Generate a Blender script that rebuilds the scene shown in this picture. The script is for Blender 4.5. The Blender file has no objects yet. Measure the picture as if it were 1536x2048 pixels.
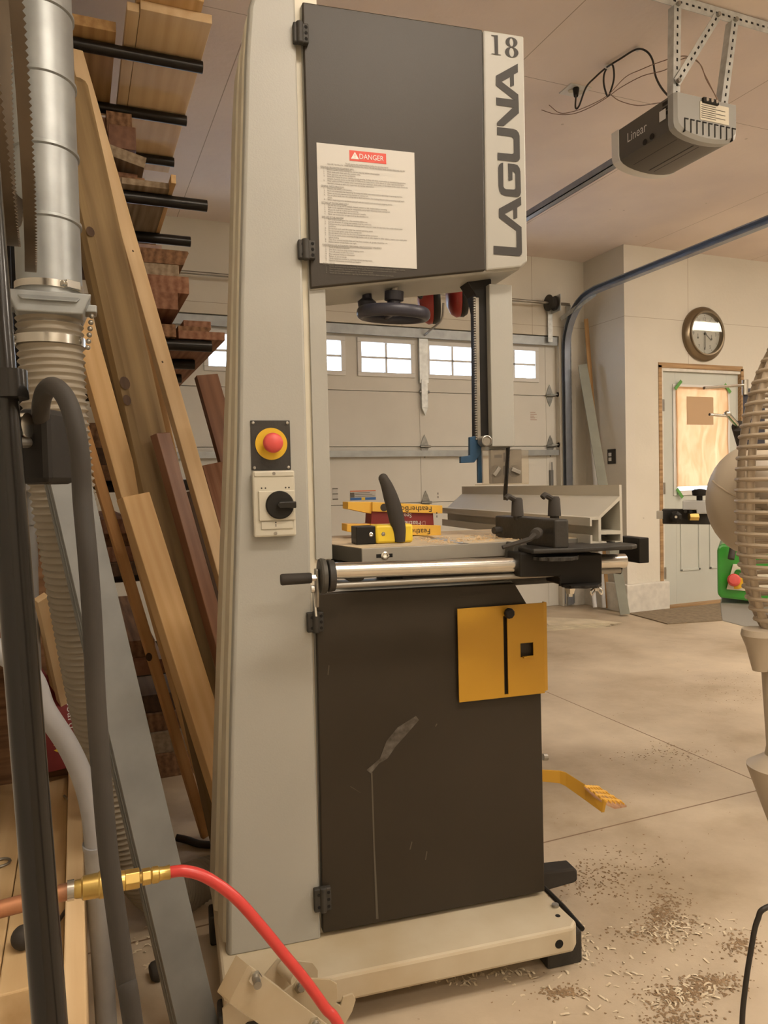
import bpy, bmesh, math, random
from mathutils import Vector, Matrix
random.seed(7)
C = bpy.context.scene.collection
V = Vector
# ---------------------------------------------------------------- camera
F = 1490.837; CAMH = 1.11; SAW = math.radians(-6.54428)
YAW, PIT, ROL = math.radians(22.44658), math.radians(2.12367), math.radians(-1.35922)
def cvrot(yaw, p, r):
    c, s = math.cos, math.sin
    Rz = Matrix(((c(yaw), -s(yaw), 0), (s(yaw), c(yaw), 0), (0, 0, 1)))
    B_ = Matrix(((1, 0, 0), (0, 0, -1), (0, 1, 0)))
    Rx = Matrix(((1, 0, 0), (0, c(p), -s(p)), (0, s(p), c(p))))
    Rr = Matrix(((c(r), -s(r), 0), (s(r), c(r), 0), (0, 0, 1)))
    return Rr @ Rx @ B_ @ Rz
MG = cvrot(YAW, PIT, ROL); MS = cvrot(YAW + SAW, PIT, ROL)
cd = bpy.data.cameras.new('camera'); cam = bpy.data.objects.new('camera', cd); C.objects.link(cam)
r0, r1, r2 = MG[0], MG[1], MG[2]
m3 = Matrix(((r0[0], -r1[0], -r2[0]), (r0[1], -r1[1], -r2[1]), (r0[2], -r1[2], -r2[2])))
cam.matrix_world = Matrix.Translation((0, 0, CAMH)) @ m3.to_4x4()
cd.sensor_fit = 'VERTICAL'; cd.sensor_height = 36; cd.lens = F / 2048 * 36
cd.clip_start = 0.05; cd.clip_end = 200
sc = bpy.context.scene; sc.camera = cam
sc.view_settings.view_transform = 'Standard'; sc.view_settings.look = 'None'
sc.view_settings.gamma = 1; sc.view_settings.use_curve_mapping = False
sc.view_settings.exposure = 0.18
# ---------------------------------------------------------------- world and lights
w = bpy.data.worlds.new('world'); sc.world = w; w.use_nodes = True
w.node_tree.nodes['Background'].inputs[0].default_value = (0.72, 0.84, 1.0, 1)
w.node_tree.nodes['Background'].inputs[1].default_value = 8.0
LAMP_COL = (1.0, 0.88, 0.73)
LAMPS = [  # x, y, rot, watts
    (0.9, 0.1, 0, 29), (3.3, 0.3, 0, 42), (4.9, 2.3, 0, 48), (1.2, -1.9, 0, 26), (5.3, -1.2, 0, 28), (7.3, 2.7, 0, 30)]

def pix(M, x, y, X=None, Y=None, Z=None, D=None):
    r = M.transposed() @ V(((x - 768) / F, (y - 1024) / F, 1))
    s = X / r.x if X is not None else Y / r.y if Y is not None else D if D is not None else (Z - CAMH) / r.z
    return V((r.x * s, r.y * s, r.z * s + CAMH))
def g(x, y, **k): return pix(MG, x, y, **k)      # point in the room's axes
def s(x, y, **k): return pix(MS, x, y, **k)      # point in the bandsaw's axes
ROT = Matrix.Rotation(SAW, 3, 'Z')
# ---------------------------------------------------------------- mesh builder
def frame_for(d):
    d = d.normalized(); a = V((0, 0, 1)) if abs(d.z) < .9 else V((0, 1, 0))
    u = d.cross(a).normalized(); return u, d.cross(u).normalized()
_fc = {}
def glyphs(body):
    if body in _fc: return _fc[body]
    cu = bpy.data.curves.new('t', 'FONT'); cu.body = body; cu.size = 1; cu.resolution_u = 3
    ob = bpy.data.objects.new('t', cu); C.objects.link(ob)
    dg = bpy.context.evaluated_depsgraph_get(); me = ob.evaluated_get(dg).to_mesh()
    vs = [(v.co.x, v.co.y) for v in me.vertices]; fs = [tuple(p.vertices) for p in me.polygons]
    ob.evaluated_get(dg).to_mesh_clear()
    bpy.data.objects.remove(ob); bpy.data.curves.remove(cu)
    _fc[body] = (vs, fs); return _fc[body]
class B:
    def __init__(self): self.v = []; self.f = []
    def add(self, vs, fs):
        n = len(self.v); self.v += [V(p) for p in vs]; self.f += [tuple(i + n for i in q) for q in fs]; return self
    def box(self, x0, x1, y0, y1, z0, z1):
        return self.add([(x, y, z) for x in (x0, x1) for y in (y0, y1) for z in (z0, z1)],
                        [(0, 1, 3, 2), (4, 6, 7, 5), (0, 4, 5, 1), (2, 3, 7, 6), (0, 2, 6, 4), (1, 5, 7, 3)])
    def obox(self, c, u, v, w_):
        c, u, v, w_ = V(c), V(u), V(v), V(w_)
        return self.add([c + a * u + b * v + d * w_ for a in (-1, 1) for b in (-1, 1) for d in (-1, 1)],
                        [(0, 1, 3, 2), (4, 6, 7, 5), (0, 4, 5, 1), (2, 3, 7, 6), (0, 2, 6, 4), (1, 5, 7, 3)])
    def prism(self, pts, vec):
        n = len(pts); vec = V(vec); pts = [V(p) for p in pts]
        return self.add(pts + [p + vec for p in pts],
                        [tuple(range(n))[::-1], tuple(range(n, 2 * n))] + [(i, (i + 1) % n, n + (i + 1) % n, n + i) for i in range(n)])
    def loft(self, rings, cap=True, closed=True):
        n = len(rings[0]); vs = [p for r in rings for p in r]; fs = []
        for k in range(len(rings) - 1):
            for i in range(n if closed else n - 1):
                j = (i + 1) % n; fs.append((k * n + i, k * n + j, (k + 1) * n + j, (k + 1) * n + i))
        if cap: fs += [tuple(range(n))[::-1], tuple(range((len(rings) - 1) * n, len(rings) * n))]
        return self.add(vs, fs)
    def cyl(self, a, b, r, rb=None, n=24):
        a, b = V(a), V(b); u, v = frame_for(b - a); rb = r if rb is None else rb
        R = lambda c, q: [c + q * (math.cos(2 * math.pi * i / n) * u + math.sin(2 * math.pi * i / n) * v) for i in range(n)]
        return self.loft([R(a, r), R(b, rb)])
    def lathe(self, o, ax, prof, n=32):
        o, ax = V(o), V(ax).normalized(); u, v = frame_for(ax)
        return self.loft([[o + d * ax + max(r, 1e-5) * (math.cos(2 * math.pi * i / n) * u + math.sin(2 * math.pi * i / n) * v) for i in range(n)] for d, r in prof])
    def tube(self, path, r, n=12, cap=True):
        path = [V(p) for p in path]; rings = []; u = None
        for i, p in enumerate(path):
            t = (path[min(i + 1, len(path) - 1)] - path[max(i - 1, 0)]).normalized()
            if u is None: u, v = frame_for(t)
            else:
                u = (u - t * u.dot(t)).normalized(); v = t.cross(u)
            q = r[i] if isinstance(r, (list, tuple)) else r
            rings.append([p + q * (math.cos(2 * math.pi * k / n) * u + math.sin(2 * math.pi * k / n) * v) for k in range(n)])
        return self.loft(rings, cap)
    def ball(self, c, r, n=16, sc_=(1, 1, 1)):
        c = V(c); m = n // 2
        return self.loft([[c + V((r * sc_[0] * math.sin(math.pi * k / m) * math.cos(2 * math.pi * i / n), r * sc_[1] * math.sin(math.pi * k / m) * math.sin(2 * math.pi * i / n), r * sc_[2] * math.cos(math.pi * k / m))) for i in range(n)] for k in [0.02] + list(range(1, m)) + [m - .02]])
    def text(self, body, o, u, v, size, align='l', sx=1.0):
        vs, fs = glyphs(body); o, u, v = V(o), V(u), V(v)
        if not vs: return self
        x0 = min(p[0] for p in vs); x1 = max(p[0] for p in vs)
        dx = -x0 if align == 'l' else -(x0 + x1) / 2 if align == 'c' else -x1
        return self.add([o + u * (p[0] + dx) * size * sx + v * p[1] * size for p in vs], fs)
def smooth_path(pts, n=8):
    pts = [V(p) for p in pts]; out = []
    P = [2 * pts[0] - pts[1]] + pts + [2 * pts[-1] - pts[-2]]
    for i in range(1, len(P) - 2):
        for k in range(n):
            t = k / n; a, b, c, d = P[i - 1], P[i], P[i + 1], P[i + 2]
            out.append(.5 * ((2 * b) + (c - a) * t + (2 * a - 5 * b + 4 * c - d) * t * t + (3 * b - a - 3 * c + d) * t ** 3))
    out.append(pts[-1]); return out
# ---------------------------------------------------------------- objects
BASE = {}
def _mesh(name, b, mat, base, bevel, smooth, flat=False):
    me = bpy.data.meshes.new(name)
    me.from_pydata([p - base for p in b.v], [], b.f)
    if not flat:
        bm = bmesh.new(); bm.from_mesh(me); bmesh.ops.recalc_face_normals(bm, faces=bm.faces); bm.to_mesh(me); bm.free()
    me.materials.append(mat)
    if smooth:
        for p in me.polygons: p.use_smooth = True
        me.set_sharp_from_angle(angle=math.radians(smooth if smooth is not True else 40))
    ob = bpy.data.objects.new(name, me); C.objects.link(ob)
    if bevel:
        m = ob.modifiers.new('bevel', 'BEVEL'); m.width = bevel; m.segments = 2; m.limit_method = 'ANGLE'; m.angle_limit = math.radians(40)
    return ob
def tag(o, label=None, cat=None, group=None, kind=None):
    if label: o['label'] = label
    if cat: o['category'] = cat
    if group: o['group'] = group
    if kind: o['kind'] = kind
    return o
def place(o, base, fr):
    if fr == 'S': o.location = ROT @ base; o.rotation_euler = (0, 0, SAW)
    else: o.location = base
def thing(name, label, cat, base, fr='G', group=None, kind=None):
    o = bpy.data.objects.new(name, None); C.objects.link(o); base = V(base)
    o.empty_display_size = .05; place(o, base, fr); BASE[o.name] = (base, fr)
    return tag(o, label, cat, group, kind)
def part(name, b, mat, parent, bevel=0, smooth=False, label=None, kind=None, flat=False):
    base, fr = BASE[parent.name]
    o = _mesh(name, b, mat, base, bevel, smooth, flat); o.parent = parent
    BASE[o.name] = (base, fr); return tag(o, label, kind=kind)
def solo(name, b, mat, label=None, cat=None, fr='G', bevel=0, smooth=False, group=None, kind=None, base=None, flat=False):
    if base is None:
        lo = V([min(p[i] for p in b.v) for i in range(3)]); hi = V([max(p[i] for p in b.v) for i in range(3)])
        base = V(((lo.x + hi.x) / 2, (lo.y + hi.y) / 2, lo.z))
    o = _mesh(name, b, mat, base, bevel, smooth, flat); place(o, base, fr); BASE[o.name] = (base, fr)
    return tag(o, label, cat, group, kind)
# ---------------------------------------------------------------- materials
def mat(name, col, rough=.5, metal=0, var=.0, vscale=8, bump=0, bscale=60, spec=.5, coat=0, em=None, emc=None, stretch=None, col2=None, detail=6):
    m = bpy.data.materials.new(name); m.use_nodes = True; nt = m.node_tree; bs = nt.nodes['Principled BSDF']
    bs.inputs['Base Color'].default_value = (*col, 1); bs.inputs['Roughness'].default_value = rough
    bs.inputs['Metallic'].default_value = metal; bs.inputs['Specular IOR Level'].default_value = spec
    bs.inputs['Coat Weight'].default_value = coat
    tc = nt.nodes.new('ShaderNodeTexCoord'); mp = nt.nodes.new('ShaderNodeMapping')
    nt.links.new(tc.outputs['Object'], mp.inputs[0])
    if stretch: mp.inputs['Scale'].default_value = stretch
    if var or col2:
        n = nt.nodes.new('ShaderNodeTexNoise'); n.inputs['Scale'].default_value = vscale; n.inputs['Detail'].default_value = detail
        nt.links.new(mp.outputs[0], n.inputs[0])
        rp = nt.nodes.new('ShaderNodeValToRGB'); rp.color_ramp.elements[0].position = .3; rp.color_ramp.elements[1].position = .72
        c2 = col2 or tuple(c * (1 - var) for c in col)
        rp.color_ramp.elements[0].color = (*c2, 1); rp.color_ramp.elements[1].color = (*[min(1, c * (1 + var * .3)) for c in col], 1)
        nt.links.new(n.outputs[0], rp.inputs[0]); nt.links.new(rp.outputs[0], bs.inputs['Base Color'])
    if bump:
        n2 = nt.nodes.new('ShaderNodeTexNoise'); n2.inputs['Scale'].default_value = bscale; n2.inputs['Detail'].default_value = 5
        nt.links.new(mp.outputs[0], n2.inputs[0]); bp = nt.nodes.new('ShaderNodeBump'); bp.inputs['Strength'].default_value = bump
        bp.inputs['Distance'].default_value = .01
        nt.links.new(n2.outputs[0], bp.inputs['Height']); nt.links.new(bp.outputs[0], bs.inputs['Normal'])
    if em:
        bs.inputs['Emission Color'].default_value = (*(emc or col), 1); bs.inputs['Emission Strength'].default_value = em
    return m
def wood(name, a, b_, scale=6, rough=.6, dark=None, rings=1.0):
    """grain runs along the board's own X axis; ends show rings"""
    m = bpy.data.materials.new(name); m.use_nodes = True; nt = m.node_tree; N = nt.nodes.new; L = nt.links.new; bs = nt.nodes['Principled BSDF']
    bs.inputs['Roughness'].default_value = rough; bs.inputs['Specular IOR Level'].default_value = .3
    tc = N('ShaderNodeTexCoord'); oi = N('ShaderNodeObjectInfo'); ad = N('ShaderNodeVectorMath'); ad.operation = 'ADD'
    L(tc.outputs['Object'], ad.inputs[0]); ml = N('ShaderNodeVectorMath'); ml.operation = 'SCALE'; ml.inputs[3].default_value = 7
    cm = N('ShaderNodeCombineXYZ'); L(oi.outputs['Random'], cm.inputs[0]); L(oi.outputs['Random'], cm.inputs[1]); L(cm.outputs[0], ml.inputs[0]); L(ml.outputs[0], ad.inputs[1])
    mp = N('ShaderNodeMapping'); mp.inputs['Scale'].default_value = (.06, 1, 1); L(ad.outputs[0], mp.inputs[0])
    wv = N('ShaderNodeTexWave'); wv.wave_type = 'RINGS'; wv.rings_direction = 'X'; wv.inputs['Scale'].default_value = scale * rings * 1.6
    wv.inputs['Distortion'].default_value = 5; wv.inputs['Detail'].default_value = 3; wv.inputs['Detail Scale'].default_value = 1.2
    L(mp.outputs[0], wv.inputs[0])
    nz = N('ShaderNodeTexNoise'); nz.inputs['Scale'].default_value = scale * 9; nz.inputs['Detail'].default_value = 8; L(mp.outputs[0], nz.inputs[0])
    mx = N('ShaderNodeMix'); mx.inputs[0].default_value = .8; L(wv.outputs[1], mx.inputs[2]); L(nz.outputs[0], mx.inputs[3])
    rp = N('ShaderNodeValToRGB'); rp.color_ramp.elements[0].color = (*b_, 1); rp.color_ramp.elements[1].color = (*a, 1)
    rp.color_ramp.elements[0].position = .25; rp.color_ramp.elements[1].position = .7
    L(mx.outputs[0], rp.inputs[0])
    n3 = N('ShaderNodeTexNoise'); n3.inputs['Scale'].default_value = 2.2; L(ad.outputs[0], n3.inputs[0])
    r3 = N('ShaderNodeValToRGB'); r3.color_ramp.elements[0].color = (*[x * .8 for x in (dark or (1, 1, 1))], 1) if dark else (.78, .76, .74, 1); r3.color_ramp.elements[1].color = (1, 1, 1, 1)
    r3.color_ramp.elements[0].position = .35; r3.color_ramp.elements[1].position = .6; L(n3.outputs[0], r3.inputs[0])
    m2 = N('ShaderNodeMix'); m2.data_type = 'RGBA'; m2.blend_type = 'MULTIPLY'; m2.inputs[0].default_value = 1
    L(rp.outputs[0], m2.inputs[6]); L(r3.outputs[0], m2.inputs[7]); L(m2.outputs[2], bs.inputs['Base Color'])
    bp = N('ShaderNodeBump'); bp.inputs['Strength'].default_value = .25; bp.inputs['Distance'].default_value = .003; L(nz.outputs[0], bp.inputs['Height']); L(bp.outputs[0], bs.inputs['Normal'])
    return m
def board_wall(name, col, w_=1.22, h_=2.44, axes=(0, 2), off=(0, 0), seam=(.32, .25, .18), spec_=.06, tint=None):
    """painted sheathing: faint seams, nail dimples and scuffs"""
    m = bpy.data.materials.new(name); m.use_nodes = True; nt = m.node_tree; N = nt.nodes.new; L = nt.links.new; bs = nt.nodes['Principled BSDF']
    bs.inputs['Roughness'].default_value = .75; bs.inputs['Specular IOR Level'].default_value = .25
    ge = N('ShaderNodeNewGeometry'); sp = N('ShaderNodeSeparateXYZ'); L(ge.outputs['Position'], sp.inputs[0])
    def line(i, per, o_, wd):
        a = N('ShaderNodeMath'); a.operation = 'SUBTRACT'; L(sp.outputs[i], a.inputs[0]); a.inputs[1].default_value = o_
        q = N('ShaderNodeMath'); q.operation = 'PINGPONG'; L(a.outputs[0], q.inputs[0]); q.inputs[1].default_value = per / 2
        c_ = N('ShaderNodeMath'); c_.operation = 'LESS_THAN'; L(q.outputs[0], c_.inputs[0]); c_.inputs[1].default_value = wd; return c_
    l1 = line(axes[0], w_, off[0], .0022); l2 = line(axes[1], h_, off[1], .0018)
    mxl = N('ShaderNodeMath'); mxl.operation = 'MAXIMUM'; L(l1.outputs[0], mxl.inputs[0]); L(l2.outputs[0], mxl.inputs[1])
    nz = N('ShaderNodeTexNoise'); nz.inputs['Scale'].default_value = 1.3; nz.inputs['Detail'].default_value = 6; L(ge.outputs['Position'], nz.inputs[0])
    rp = N('ShaderNodeValToRGB'); rp.color_ramp.elements[0].color = (*[c * .93 for c in (tint or col)], 1); rp.color_ramp.elements[1].color = (*col, 1)
    rp.color_ramp.elements[0].position = .4; rp.color_ramp.elements[1].position = .62; L(nz.outputs[0], rp.inputs[0])
    vo = N('ShaderNodeTexVoronoi'); vo.inputs['Scale'].default_value = 5.5; L(ge.outputs['Position'], vo.inputs[0])
    dt = N('ShaderNodeMath'); dt.operation = 'LESS_THAN'; dt.inputs[1].default_value = .045; L(vo.outputs['Distance'], dt.inputs[0])
    n2 = N('ShaderNodeTexNoise'); n2.inputs['Scale'].default_value = 4.0; n2.inputs['Detail'].default_value = 3; L(ge.outputs['Position'], n2.inputs[0])
    dm = N('ShaderNodeMath'); dm.operation = 'GREATER_THAN'; dm.inputs[1].default_value = .52; L(n2.outputs[0], dm.inputs[0])
    dd = N('ShaderNodeMath'); dd.operation = 'MULTIPLY'; L(dt.outputs[0], dd.inputs[0]); L(dm.outputs[0], dd.inputs[1])
    d3 = N('ShaderNodeMath'); d3.operation = 'MULTIPLY'; d3.inputs[1].default_value = .4; L(dd.outputs[0], d3.inputs[0])
    l3 = N('ShaderNodeMath'); l3.operation = 'MULTIPLY'; l3.inputs[1].default_value = .75; L(mxl.outputs[0], l3.inputs[0])
    fa = N('ShaderNodeMath'); fa.operation = 'MAXIMUM'; L(l3.outputs[0], fa.inputs[0]); L(d3.outputs[0], fa.inputs[1])
    mx = N('ShaderNodeMix'); mx.data_type = 'RGBA'; L(fa.outputs[0], mx.inputs[0]); L(rp.outputs[0], mx.inputs[6]); mx.inputs[7].default_value = (*seam, 1)
    L(mx.outputs[2], bs.inputs['Base Color'])
    n4 = N('ShaderNodeTexNoise'); n4.inputs['Scale'].default_value = 35; n4.inputs['Detail'].default_value = 4; L(ge.outputs['Position'], n4.inputs[0])
    bp = N('ShaderNodeBump'); bp.inputs['Strength'].default_value = .15; bp.inputs['Distance'].default_value = .01; L(n4.outputs[0], bp.inputs['Height']); L(bp.outputs[0], bs.inputs['Normal'])
    return m
def concrete():
    m = bpy.data.materials.new('dusty_concrete'); m.use_nodes = True; nt = m.node_tree; N = nt.nodes.new; L = nt.links.new; bs = nt.nodes['Principled BSDF']
    bs.inputs['Specular IOR Level'].default_value = .4
    ge = N('ShaderNodeNewGeometry'); sp = N('ShaderNodeSeparateXYZ'); L(ge.outputs['Position'], sp.inputs[0])
    n1 = N('ShaderNodeTexNoise'); n1.inputs['Scale'].default_value = 1.6; n1.inputs['Detail'].default_value = 9; n1.inputs['Roughness'].default_value = .62; L(ge.outputs['Position'], n1.inputs[0])
    r1_ = N('ShaderNodeValToRGB'); e = r1_.color_ramp.elements; e[0].color = (.35, .27, .175, 1); e[0].position = .33; e[1].color = (.59, .49, .36, 1); e[1].position = .66
    x = e.new(.5); x.color = (.49, .40, .29, 1); L(n1.outputs[0], r1_.inputs[0])
    n2 = N('ShaderNodeTexNoise'); n2.inputs['Scale'].default_value = 38; n2.inputs['Detail'].default_value = 6; n2.inputs['Roughness'].default_value = .7; L(ge.outputs['Position'], n2.inputs[0])
    r2_ = N('ShaderNodeValToRGB'); r2_.color_ramp.elements[0].position = .66; r2_.color_ramp.elements[1].position = .74
    r2_.color_ramp.elements[0].color = (0, 0, 0, 1); r2_.color_ramp.elements[1].color = (1, 1, 1, 1); L(n2.outputs[0], r2_.inputs[0])
    n3 = N('ShaderNodeTexNoise'); n3.inputs['Scale'].default_value = 2.1; n3.inputs['Detail'].default_value = 3; L(ge.outputs['Position'], n3.inputs[0])
    r3_ = N('ShaderNodeValToRGB'); r3_.color_ramp.elements[0].position = .48; r3_.color_ramp.elements[1].position = .66; L(n3.outputs[0], r3_.inputs[0])
    mm = N('ShaderNodeMath'); mm.operation = 'MULTIPLY'; L(r2_.outputs[0], mm.inputs[0]); L(r3_.outputs[0], mm.inputs[1])
    m5 = N('ShaderNodeMath'); m5.operation = 'MULTIPLY'; m5.inputs[1].default_value = .6; L(mm.outputs[0], m5.inputs[0])
    mx = N('ShaderNodeMix'); mx.data_type = 'RGBA'; L(m5.outputs[0], mx.inputs[0]); L(r1_.outputs[0], mx.inputs[6]); mx.inputs[7].default_value = (.22, .13, .06, 1)
    # sawn control joints at x = 2.25 and y = 1.9, repeated every slab
    nj = N('ShaderNodeTexNoise'); nj.inputs['Scale'].default_value = 9; L(ge.outputs['Position'], nj.inputs[0])
    def joint(i, per, o_):
        a = N('ShaderNodeMath'); a.operation = 'SUBTRACT'; L(sp.outputs[i], a.inputs[0]); a.inputs[1].default_value = o_
        q = N('ShaderNodeMath'); q.operation = 'PINGPONG'; L(a.outputs[0], q.inputs[0]); q.inputs[1].default_value = per / 2
        c_ = N('ShaderNodeMath'); c_.operation = 'LESS_THAN'; L(q.outputs[0], c_.inputs[0]); c_.inputs[1].default_value = .0032; return c_
    j1 = joint(0, 3.6, 2.25); j2 = joint(1, 3.9, 1.9)
    jm = N('ShaderNodeMath'); jm.operation = 'MAXIMUM'; L(j1.outputs[0], jm.inputs[0]); L(j2.outputs[0], jm.inputs[1])
    js = N('ShaderNodeMath'); js.operation = 'MULTIPLY'; js.inputs[1].default_value = .85; L(jm.outputs[0], js.inputs[0])
    m6 = N('ShaderNodeMix'); m6.data_type = 'RGBA'; L(js.outputs[0], m6.inputs[0]); L(mx.outputs[2], m6.inputs[6]); m6.inputs[7].default_value = (.16, .09, .045, 1)
    L(m6.outputs[2], bs.inputs['Base Color'])
    rr = N('ShaderNodeMapRange'); rr.inputs[3].default_value = .38; rr.inputs[4].default_value = .7; L(n1.outputs[0], rr.inputs[0]); L(rr.outputs[0], bs.inputs['Roughness'])
    bp = N('ShaderNodeBump'); bp.inputs['Strength'].default_value = .12; bp.inputs['Distance'].default_value = .008; L(n2.outputs[0], bp.inputs['Height']); L(bp.outputs[0], bs.inputs['Normal'])
    return m
M = dict(
    wall=board_wall('painted_wall', (.70, .66, .57)), wally=board_wall('painted_side_wall', (.70, .66, .58), axes=(1, 2)),
    ceil=board_wall('painted_ceiling', (.86, .76, .69), w_=1.22, h_=2.44, axes=(0, 1), off=(.73, 3.05), tint=(.83, .73, .68)),
    floor=concrete(),
    doorw=mat('garage_door_paint', (.66, .64, .58), .5, var=.06, vscale=3), entry=mat('entry_door_paint', (.55, .57, .52), .5, var=.06, vscale=3),
    jamb=wood('raw_jamb', (.50, .33, .17), (.26, .15, .07), 8), trimw=mat('white_trim', (.72, .69, .62), .6, var=.15, vscale=20),
    galv=mat('galvanized_steel', (.62, .64, .62), .4, .5, var=.25, vscale=26), galvd=mat('galvanized_beam', (.20, .205, .20), .55, .45, var=.18, vscale=12, stretch=(1, 1, .15)),
    hinge=mat('hinge_steel', (.30, .30, .28), .4, .8, var=.3, vscale=40), galvl=mat('spangled_duct', (.38, .40, .40), .42, .5, var=.2, vscale=14), track=mat('track_steel', (.33, .36, .42), .4, .7, var=.15, vscale=12),
    black=mat('black_plastic', (.014, .012, .010), .5, var=.3, vscale=20, spec=.3), blackm=mat('black_cast', (.038, .034, .028), .6, var=.5, vscale=12, bump=.1, bscale=120),
    blackg=mat('gloss_black_steel', (.012, .0105, .009), .24, 0, spec=.35, coat=.15), dust=mat('dusty_black_rubber', (.022, .019, .016), .75, col2=(.045, .038, .031), var=.1, vscale=9),
    saw=mat('grey_machine_paint', (.385, .38, .345), .42, var=.05, vscale=5, bump=.04, bscale=260), sawl=mat('lit_side_paint', (.74, .69, .56), .45, var=.07, vscale=7),  # sawl: the grey paint lightened, light on the column side put into colour
    base=mat('dusty_machine_base', (.56, .50, .38), .5, col2=(.44, .35, .22), var=.1, vscale=5), strip=mat('silver_nameplate', (.37, .36, .32), .4),
    door=mat('dark_brown_door_paint', (.038, .030, .021), .42, col2=(.030, .023, .015), var=.12, vscale=2.5, bump=.03, bscale=420, spec=.32), ink=mat('black_ink', (.03, .026, .022), .6), inkg=mat('grey_ink', (.14, .125, .10), .7),
    paper=mat('label_paper', (.56, .545, .51), .55), red=mat('danger_red', (.62, .06, .035), .5), redb=mat('red_button', (.65, .085, .075), .45), yel=mat('yellow_disc', (.72, .45, .02), .45),
    yelp=mat('yellow_powder_coat', (.50, .265, .018), .42, var=.06, vscale=4), yelt=mat('yellow_plastic', (.80, .58, .04), .4, var=.04), yelc=mat('yellow_card', (.80, .47, .07), .5),
    maroon=mat('maroon_card', (.20, .022, .022), .45), ivory=mat('ivory_plastic', (.55, .52, .43), .4), steel=mat('bright_steel', (.70, .68, .63), .22, 1, var=.1, vscale=30), steeld=mat('dull_steel', (.36, .34, .30), .4, .85, var=.2, vscale=20),
    iron=mat('ground_cast_iron', (.36, .34, .30), .45, .6, var=.2, vscale=9), dusttop=mat('sawdusty_table', (.62, .50, .33), .8, col2=(.42, .35, .26), var=.1, vscale=14), ironp=mat('dark_cast_iron', (.085, .08, .068), .55, .3, var=.3, vscale=6),
    alu=mat('anodised_aluminium', (.60, .57, .49), .5, .12, var=.06, vscale=6), hose=mat('cream_flex_hose', (.31, .27, .21), .5, var=.15, vscale=5, spec=.5), clearh=mat('grey_flex_hose', (.44, .42, .38), .4, var=.15, vscale=4),
    copper=mat('copper', (.55, .26, .14), .42, .8, col2=(.28, .14, .08), var=.2, vscale=20), brass=mat('brass', (.62, .44, .14), .3, .9, var=.15, vscale=30), rhose=mat('red_air_hose', (.56, .045, .04), .32, coat=.12),
    pvc=mat('grey_pvc', (.30, .30, .30), .5, var=.12, vscale=15), pvcw=mat('light_pvc', (.30, .30, .31), .5, var=.1, vscale=15), blade=mat('blade_steel', (.13, .10, .07), .42, .7, var=.35, vscale=14, stretch=(1, 1, .4)),
    green=mat('green_paint', (.03, .24, .025), .35, var=.08), fan=mat('beige_plastic', (.45, .38, .29), .42, var=.08, vscale=5), fanw=mat('beige_coated_wire', (.42, .34, .25), .5, var=.12, vscale=20), greym=mat('machine_grey', (.33, .33, .32), .45, var=.05),
    blue=mat('blue_steel', (.03, .085, .17), .4, .3), blk=mat('dark_hole', (.006, .005, .004), .9), opener=mat('opener_charcoal', (.10, .09, .075), .45), openl=mat('opener_light', (.33, .33, .31), .4), white=mat('white_plastic', (.70, .69, .66), .4),
    wire=mat('black_cord', (.02, .017, .014), .5), wireb=mat('brown_wire', (.24, .15, .10), .5), clockc=mat('bronze_rim', (.20, .155, .10), .28, .75), dial=mat('clock_dial', (.60, .55, .44), .6), tape=mat('green_tape', (.10, .30, .06), .6),
    mat_=mat('rubber_mat', (.26, .20, .13), .9, var=.3, vscale=30, bump=.3, bscale=200), card=mat('cardboard_sheet', (.66, .57, .42), .8, var=.25, vscale=6), redc=mat('ear_muff_red', (.33, .035, .03), .35),
    purple=mat('navy_plastic', (.03, .03, .045), .4), sage=mat('sage_board', (.30, .31, .26), .7, var=.12, vscale=9), wrap=mat('white_wrap', (.72, .72, .72), .5), blueink=mat('blue_ink', (.04, .12, .34), .5), orange=mat('orange_print', (.75, .17, .04), .5),
    pine=wood('pine', (.80, .55, .28), (.66, .41, .18), 5), pinel=wood('pale_pine', (.88, .68, .42), (.76, .54, .30), 4), pined=wood('aged_pine', (.60, .38, .17), (.38, .21, .08), 5), post=wood('treated_timber', (.36, .25, .12), (.20, .13, .06), 4),
    orangew=wood('orange_pine', (.72, .42, .18), (.58, .31, .12), 6), rough=wood('rough_sawn', (.34, .19, .10), (.12, .06, .03), 7, .85), cedar=wood('red_cedar', (.36, .19, .115), (.20, .09, .05), 7, .8), walnut=wood('walnut', (.12, .07, .04), (.06, .035, .02), 6), rbrown=wood('red_brown_board', (.27, .135, .075), (.17, .075, .04), 5, .35),
    lilac=mat('pale_face_paint', (.48, .40, .42), .6, var=.1), ply=wood('plywood', (.78, .58, .33), (.62, .42, .21), 3), grey=wood('weathered_board', (.42, .33, .23), (.22, .16, .10), 7, .85),
)
def glassmat():
    m = bpy.data.materials.new('window_glass'); m.use_nodes = True; nt = m.node_tree; N = nt.nodes.new
    nt.nodes.remove(nt.nodes['Principled BSDF']); o = nt.nodes['Material Output']
    t = N('ShaderNodeBsdfTransparent'); t.inputs[0].default_value = (.93, .95, .97, 1); gl = N('ShaderNodeBsdfGlossy'); gl.inputs['Roughness'].default_value = .03
    f = N('ShaderNodeFresnel'); f.inputs[0].default_value = 1.45; mx = N('ShaderNodeMixShader')
    ge = N('ShaderNodeNewGeometry'); iv = N('ShaderNodeMath'); iv.operation = 'SUBTRACT'; iv.inputs[0].default_value = 1; nt.links.new(ge.outputs['Backfacing'], iv.inputs[1])
    ml = N('ShaderNodeMath'); ml.operation = 'MULTIPLY'; nt.links.new(f.outputs[0], ml.inputs[0]); nt.links.new(iv.outputs[0], ml.inputs[1])
    nt.links.new(ml.outputs[0], mx.inputs[0]); nt.links.new(t.outputs[0], mx.inputs[1]); nt.links.new(gl.outputs[0], mx.inputs[2]); nt.links.new(mx.outputs[0], o.inputs[0])
    return m
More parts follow.
